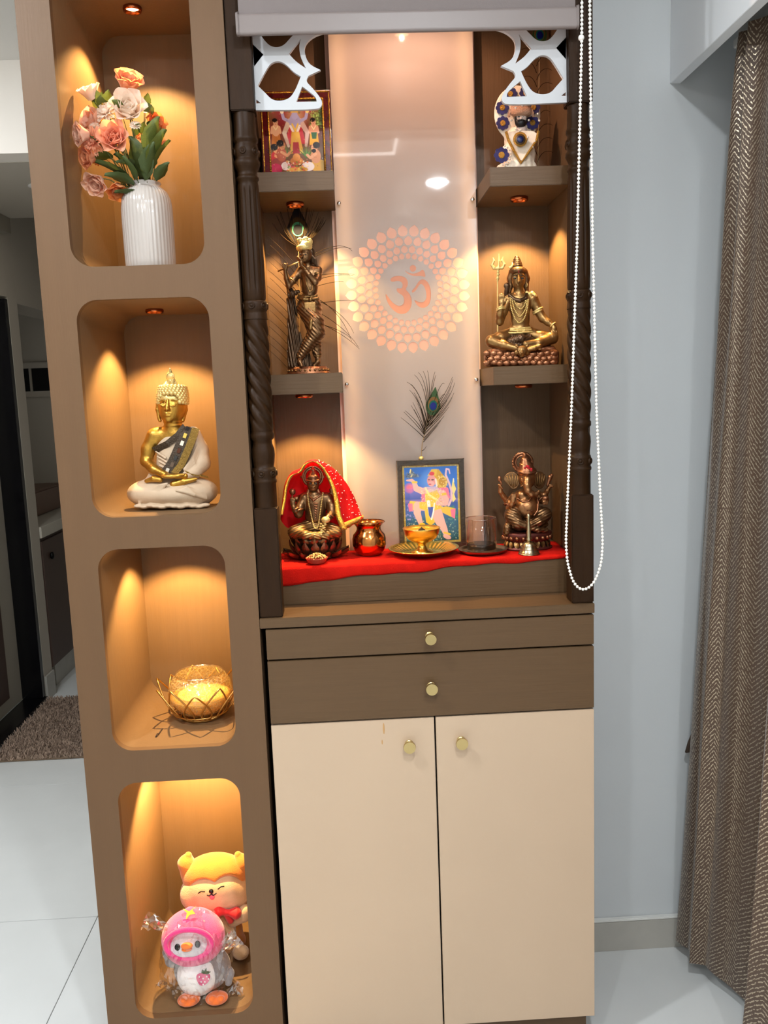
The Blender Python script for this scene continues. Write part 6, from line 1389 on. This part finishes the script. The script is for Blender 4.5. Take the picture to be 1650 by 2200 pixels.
P.sheet('gold_mount', hf, R @ Matrix.Translation((0, -.0045, .01))); Ic.sheet('print', hf, R @ Matrix.Translation((0, -.0052, .017)))
obj('glass_pane', [(-W_ / 2 + .008, -.0065, .008), (W_ / 2 - .008, -.0065, .008), (W_ / 2 - .008, -.0065, H_ - .008), (-W_ / 2 + .008, -.0065, H_ - .008)], [(0, 1, 2, 3)], glassy('picture_glass', (1, 1, 1), .015, .02), hf, world=False).matrix_basis = R
# --- picture with several devotees on the upper left shelf
W_, H_ = .1655, .216
pf = thing('gilt_framed_picture', 'gilt and maroon framed picture of a deity with worshippers on the upper left shelf', 'picture', (.1145, .262, 2.1495))
R = frame(pf, W_, H_, .0185, .012, mat('maroon_frame', '4a0c0c', .2, coat=.6, var=.5, vscale=70), math.radians(2))
m_gil = mat('gilt_rope', 'c8983c', .25, metal=1, bump=.8, bscale=300)
def ropeloop(inset, rad, y, nm):
    L = [(-W_ / 2 + inset, inset), (W_ / 2 - inset, inset), (W_ / 2 - inset, H_ - inset), (-W_ / 2 + inset, H_ - inset)]
    for i in range(4):
        a, b_ = Vector((L[i][0], y, L[i][1])), Vector((L[(i + 1) % 4][0], y, L[(i + 1) % 4][1])); n_ = int((b_ - a).length / .0024); mb = MB()
        if nm == 'rope_edge':
            for q in range(n_ + 1): mb.ball(a.lerp(b_, q / n_), (rad, rad, rad), 6, 4)
        else: mb.tube([a, b_], rad, 8)
        o = mb.obj(nm, m_gil, pf, world=False, smooth=True); o.matrix_basis = R
ropeloop(.0022, .0021, -.0125, 'rope_edge'); ropeloop(.0172, .0024, -.0125, 'gilt_slip')
I_ = Paint(W_ - .036, H_ - .036, 180, 400, 960, 985, 1780)
I_.grad([(960, '4c4a26'), (1050, '5c2a28'), (1200, '7a1f22'), (1500, '6f4a26'), (1780, '6a3a22')]).e(920, 1060, 110, 160, '5a7a34', 0, 40).e(430, 1060, 70, 120, '6a5a30', 0, 30).e(680, 1050, 230, 120, '9c3440', 0, 40).e(690, 1130, 90, 100, 'c8a070', 0, 30, .7)
I_.specks(120, (840, 960, 985, 1250), ['7fae4c', '3f5a24', 'a8c868'], (4, 12), 31, .7).specks(120, (420, 970, 880, 1090), ['a03a48', 'c86a50', '5a7038'], (6, 16), 32, .6)
def fig(x, y, s_, skin, cloth, hair='201410', dirn=1, sit=False):
    I_.p([(x - 40 * s_, y + 60 * s_), (x + 40 * s_, y + 60 * s_), (x + 55 * s_, y + 230 * s_), (x - 55 * s_, y + 230 * s_)], cloth).e(x, y + 60 * s_, 46 * s_, 70 * s_, skin).e(x, y - 22 * s_, 26 * s_, 36 * s_, skin).e(x - 8 * s_ * dirn, y - 48 * s_, 30 * s_, 22 * s_, hair)
    I_.l([(x - 40 * s_, y + 30 * s_), (x - 50 * s_, y + 90 * s_), (x + 4 * s_, y + 70 * s_)], 14 * s_, skin).l([(x + 40 * s_, y + 30 * s_), (x + 50 * s_, y + 90 * s_), (x + 2 * s_, y + 70 * s_)], 14 * s_, skin).l([(x - 24 * s_, y + 20 * s_), (x, y + 60 * s_), (x + 24 * s_, y + 20 * s_)], 5 * s_, 'e8d8a0')
    I_.e(x - 9 * s_, y - 24 * s_, 5 * s_, 3 * s_, '1a0e0a').e(x + 9 * s_, y - 24 * s_, 5 * s_, 3 * s_, '1a0e0a').e(x, y - 4 * s_, 8 * s_, 3 * s_, 'a04038')
fig(470, 1210, .95, 'd8a880', 'b87030'); fig(880, 1215, .95, 'd89a78', 'd8a028'); I_.p([(850, 1300), (915, 1300), (905, 1370), (860, 1370)], '2a5a30')
I_.p([(620, 1190), (740, 1190), (790, 1420), (570, 1420)], 'b83038').l([(620, 1180), (560, 1300), (600, 1440)], [30, 22, 14], 'd8c8b0', al=.8).l([(740, 1180), (810, 1300), (790, 1440)], [30, 22, 14], 'd8b8a8', al=.8)
I_.e(680, 1190, 62, 90, 'a8a0c0').e(680, 1120, 34, 44, 'b0a8c8').p([(640, 1090), (650, 1030), (680, 1000), (712, 1030), (720, 1090)], 'd8b050').l([(620, 1180), (560, 1150), (545, 1090)], 16, 'a8a0c0').l([(740, 1180), (800, 1150), (815, 1090)], 16, 'a8a0c0').e(545, 1075, 20, 24, 'f0e0c0').e(818, 1075, 20, 24, 'e8d080')
I_.l([(630, 1230), (680, 1340), (730, 1230)], 12, 'f0e8d8').l([(650, 1210), (680, 1280), (712, 1210)], 9, 'e8c050').p([(640, 1290), (720, 1290), (760, 1520), (610, 1520)], 'd8a840').p([(650, 1400), (710, 1400), (720, 1520), (640, 1520)], 'a82830')
for x, sg in ((570, -1), (790, 1)):
    for q in range(7): I_.l([(x, 1560), (x + (q - 3) * 26, 1440 + abs(q - 3) * 16)], [9, 3], '5f8a34' if q % 2 else '3f6a24')
def kneel(x, y, sg, skin, cloth, top, beard):
    I_.e(x - sg * 30, y + 175, 95, 65, cloth).e(x, y + 75, 55, 75, top).e(x + sg * 12, y - 15, 34, 42, skin).e(x - sg * 12, y - 42, 40, 36, '1c120e').l([(x, y + 50), (x + sg * 60, y + 90), (x + sg * 90, y + 60)], 15, skin)
    if beard: I_.e(x + sg * 18, y + 16, 24, 22, '1c120e')
    I_.e(x + sg * 26, y - 20, 5, 4, '120a08')
kneel(455, 1490, 1, 'd89868', 'c03040', 'b83030', False); kneel(520, 1450, 1, 'c88858', '8a3a30', 'a85030', False); kneel(890, 1480, -1, 'd8a078', 'c89830', 'c88a60', True); I_.e(800, 1660, 70, 50, 'dcd0cc').e(560, 1650, 50, 45, 'e8dcd8').e(450, 1680, 70, 60, 'b02048')
I_.e(680, 1600, 70, 46, 'c87a38').e(680, 1560, 40, 40, 'd89040').e(690, 1690, 110, 30, 'c8963a').specks(70, (560, 1600, 800, 1780), ['e8c050', 'd86a30', '6a8a38', 'c83a40', 'f0e0b0'], (6, 14), 33, .8).specks(160, (420, 1000, 970, 1770), ['f0d8a0', 'c8963c', '3a1a14'], (2, 5), 34, .6)
I_.sheet('print', pf, R @ Matrix.Translation((0, -.006, .018)))
obj('glass_pane', [(-W_ / 2 + .016, -.008, .016), (W_ / 2 - .016, -.008, .016), (W_ / 2 - .016, -.008, H_ - .016), (-W_ / 2 + .016, -.008, H_ - .016)], [(0, 1, 2, 3)], glassy('picture_glass', (1, 1, 1), .015, .02), pf, world=False).matrix_basis = R
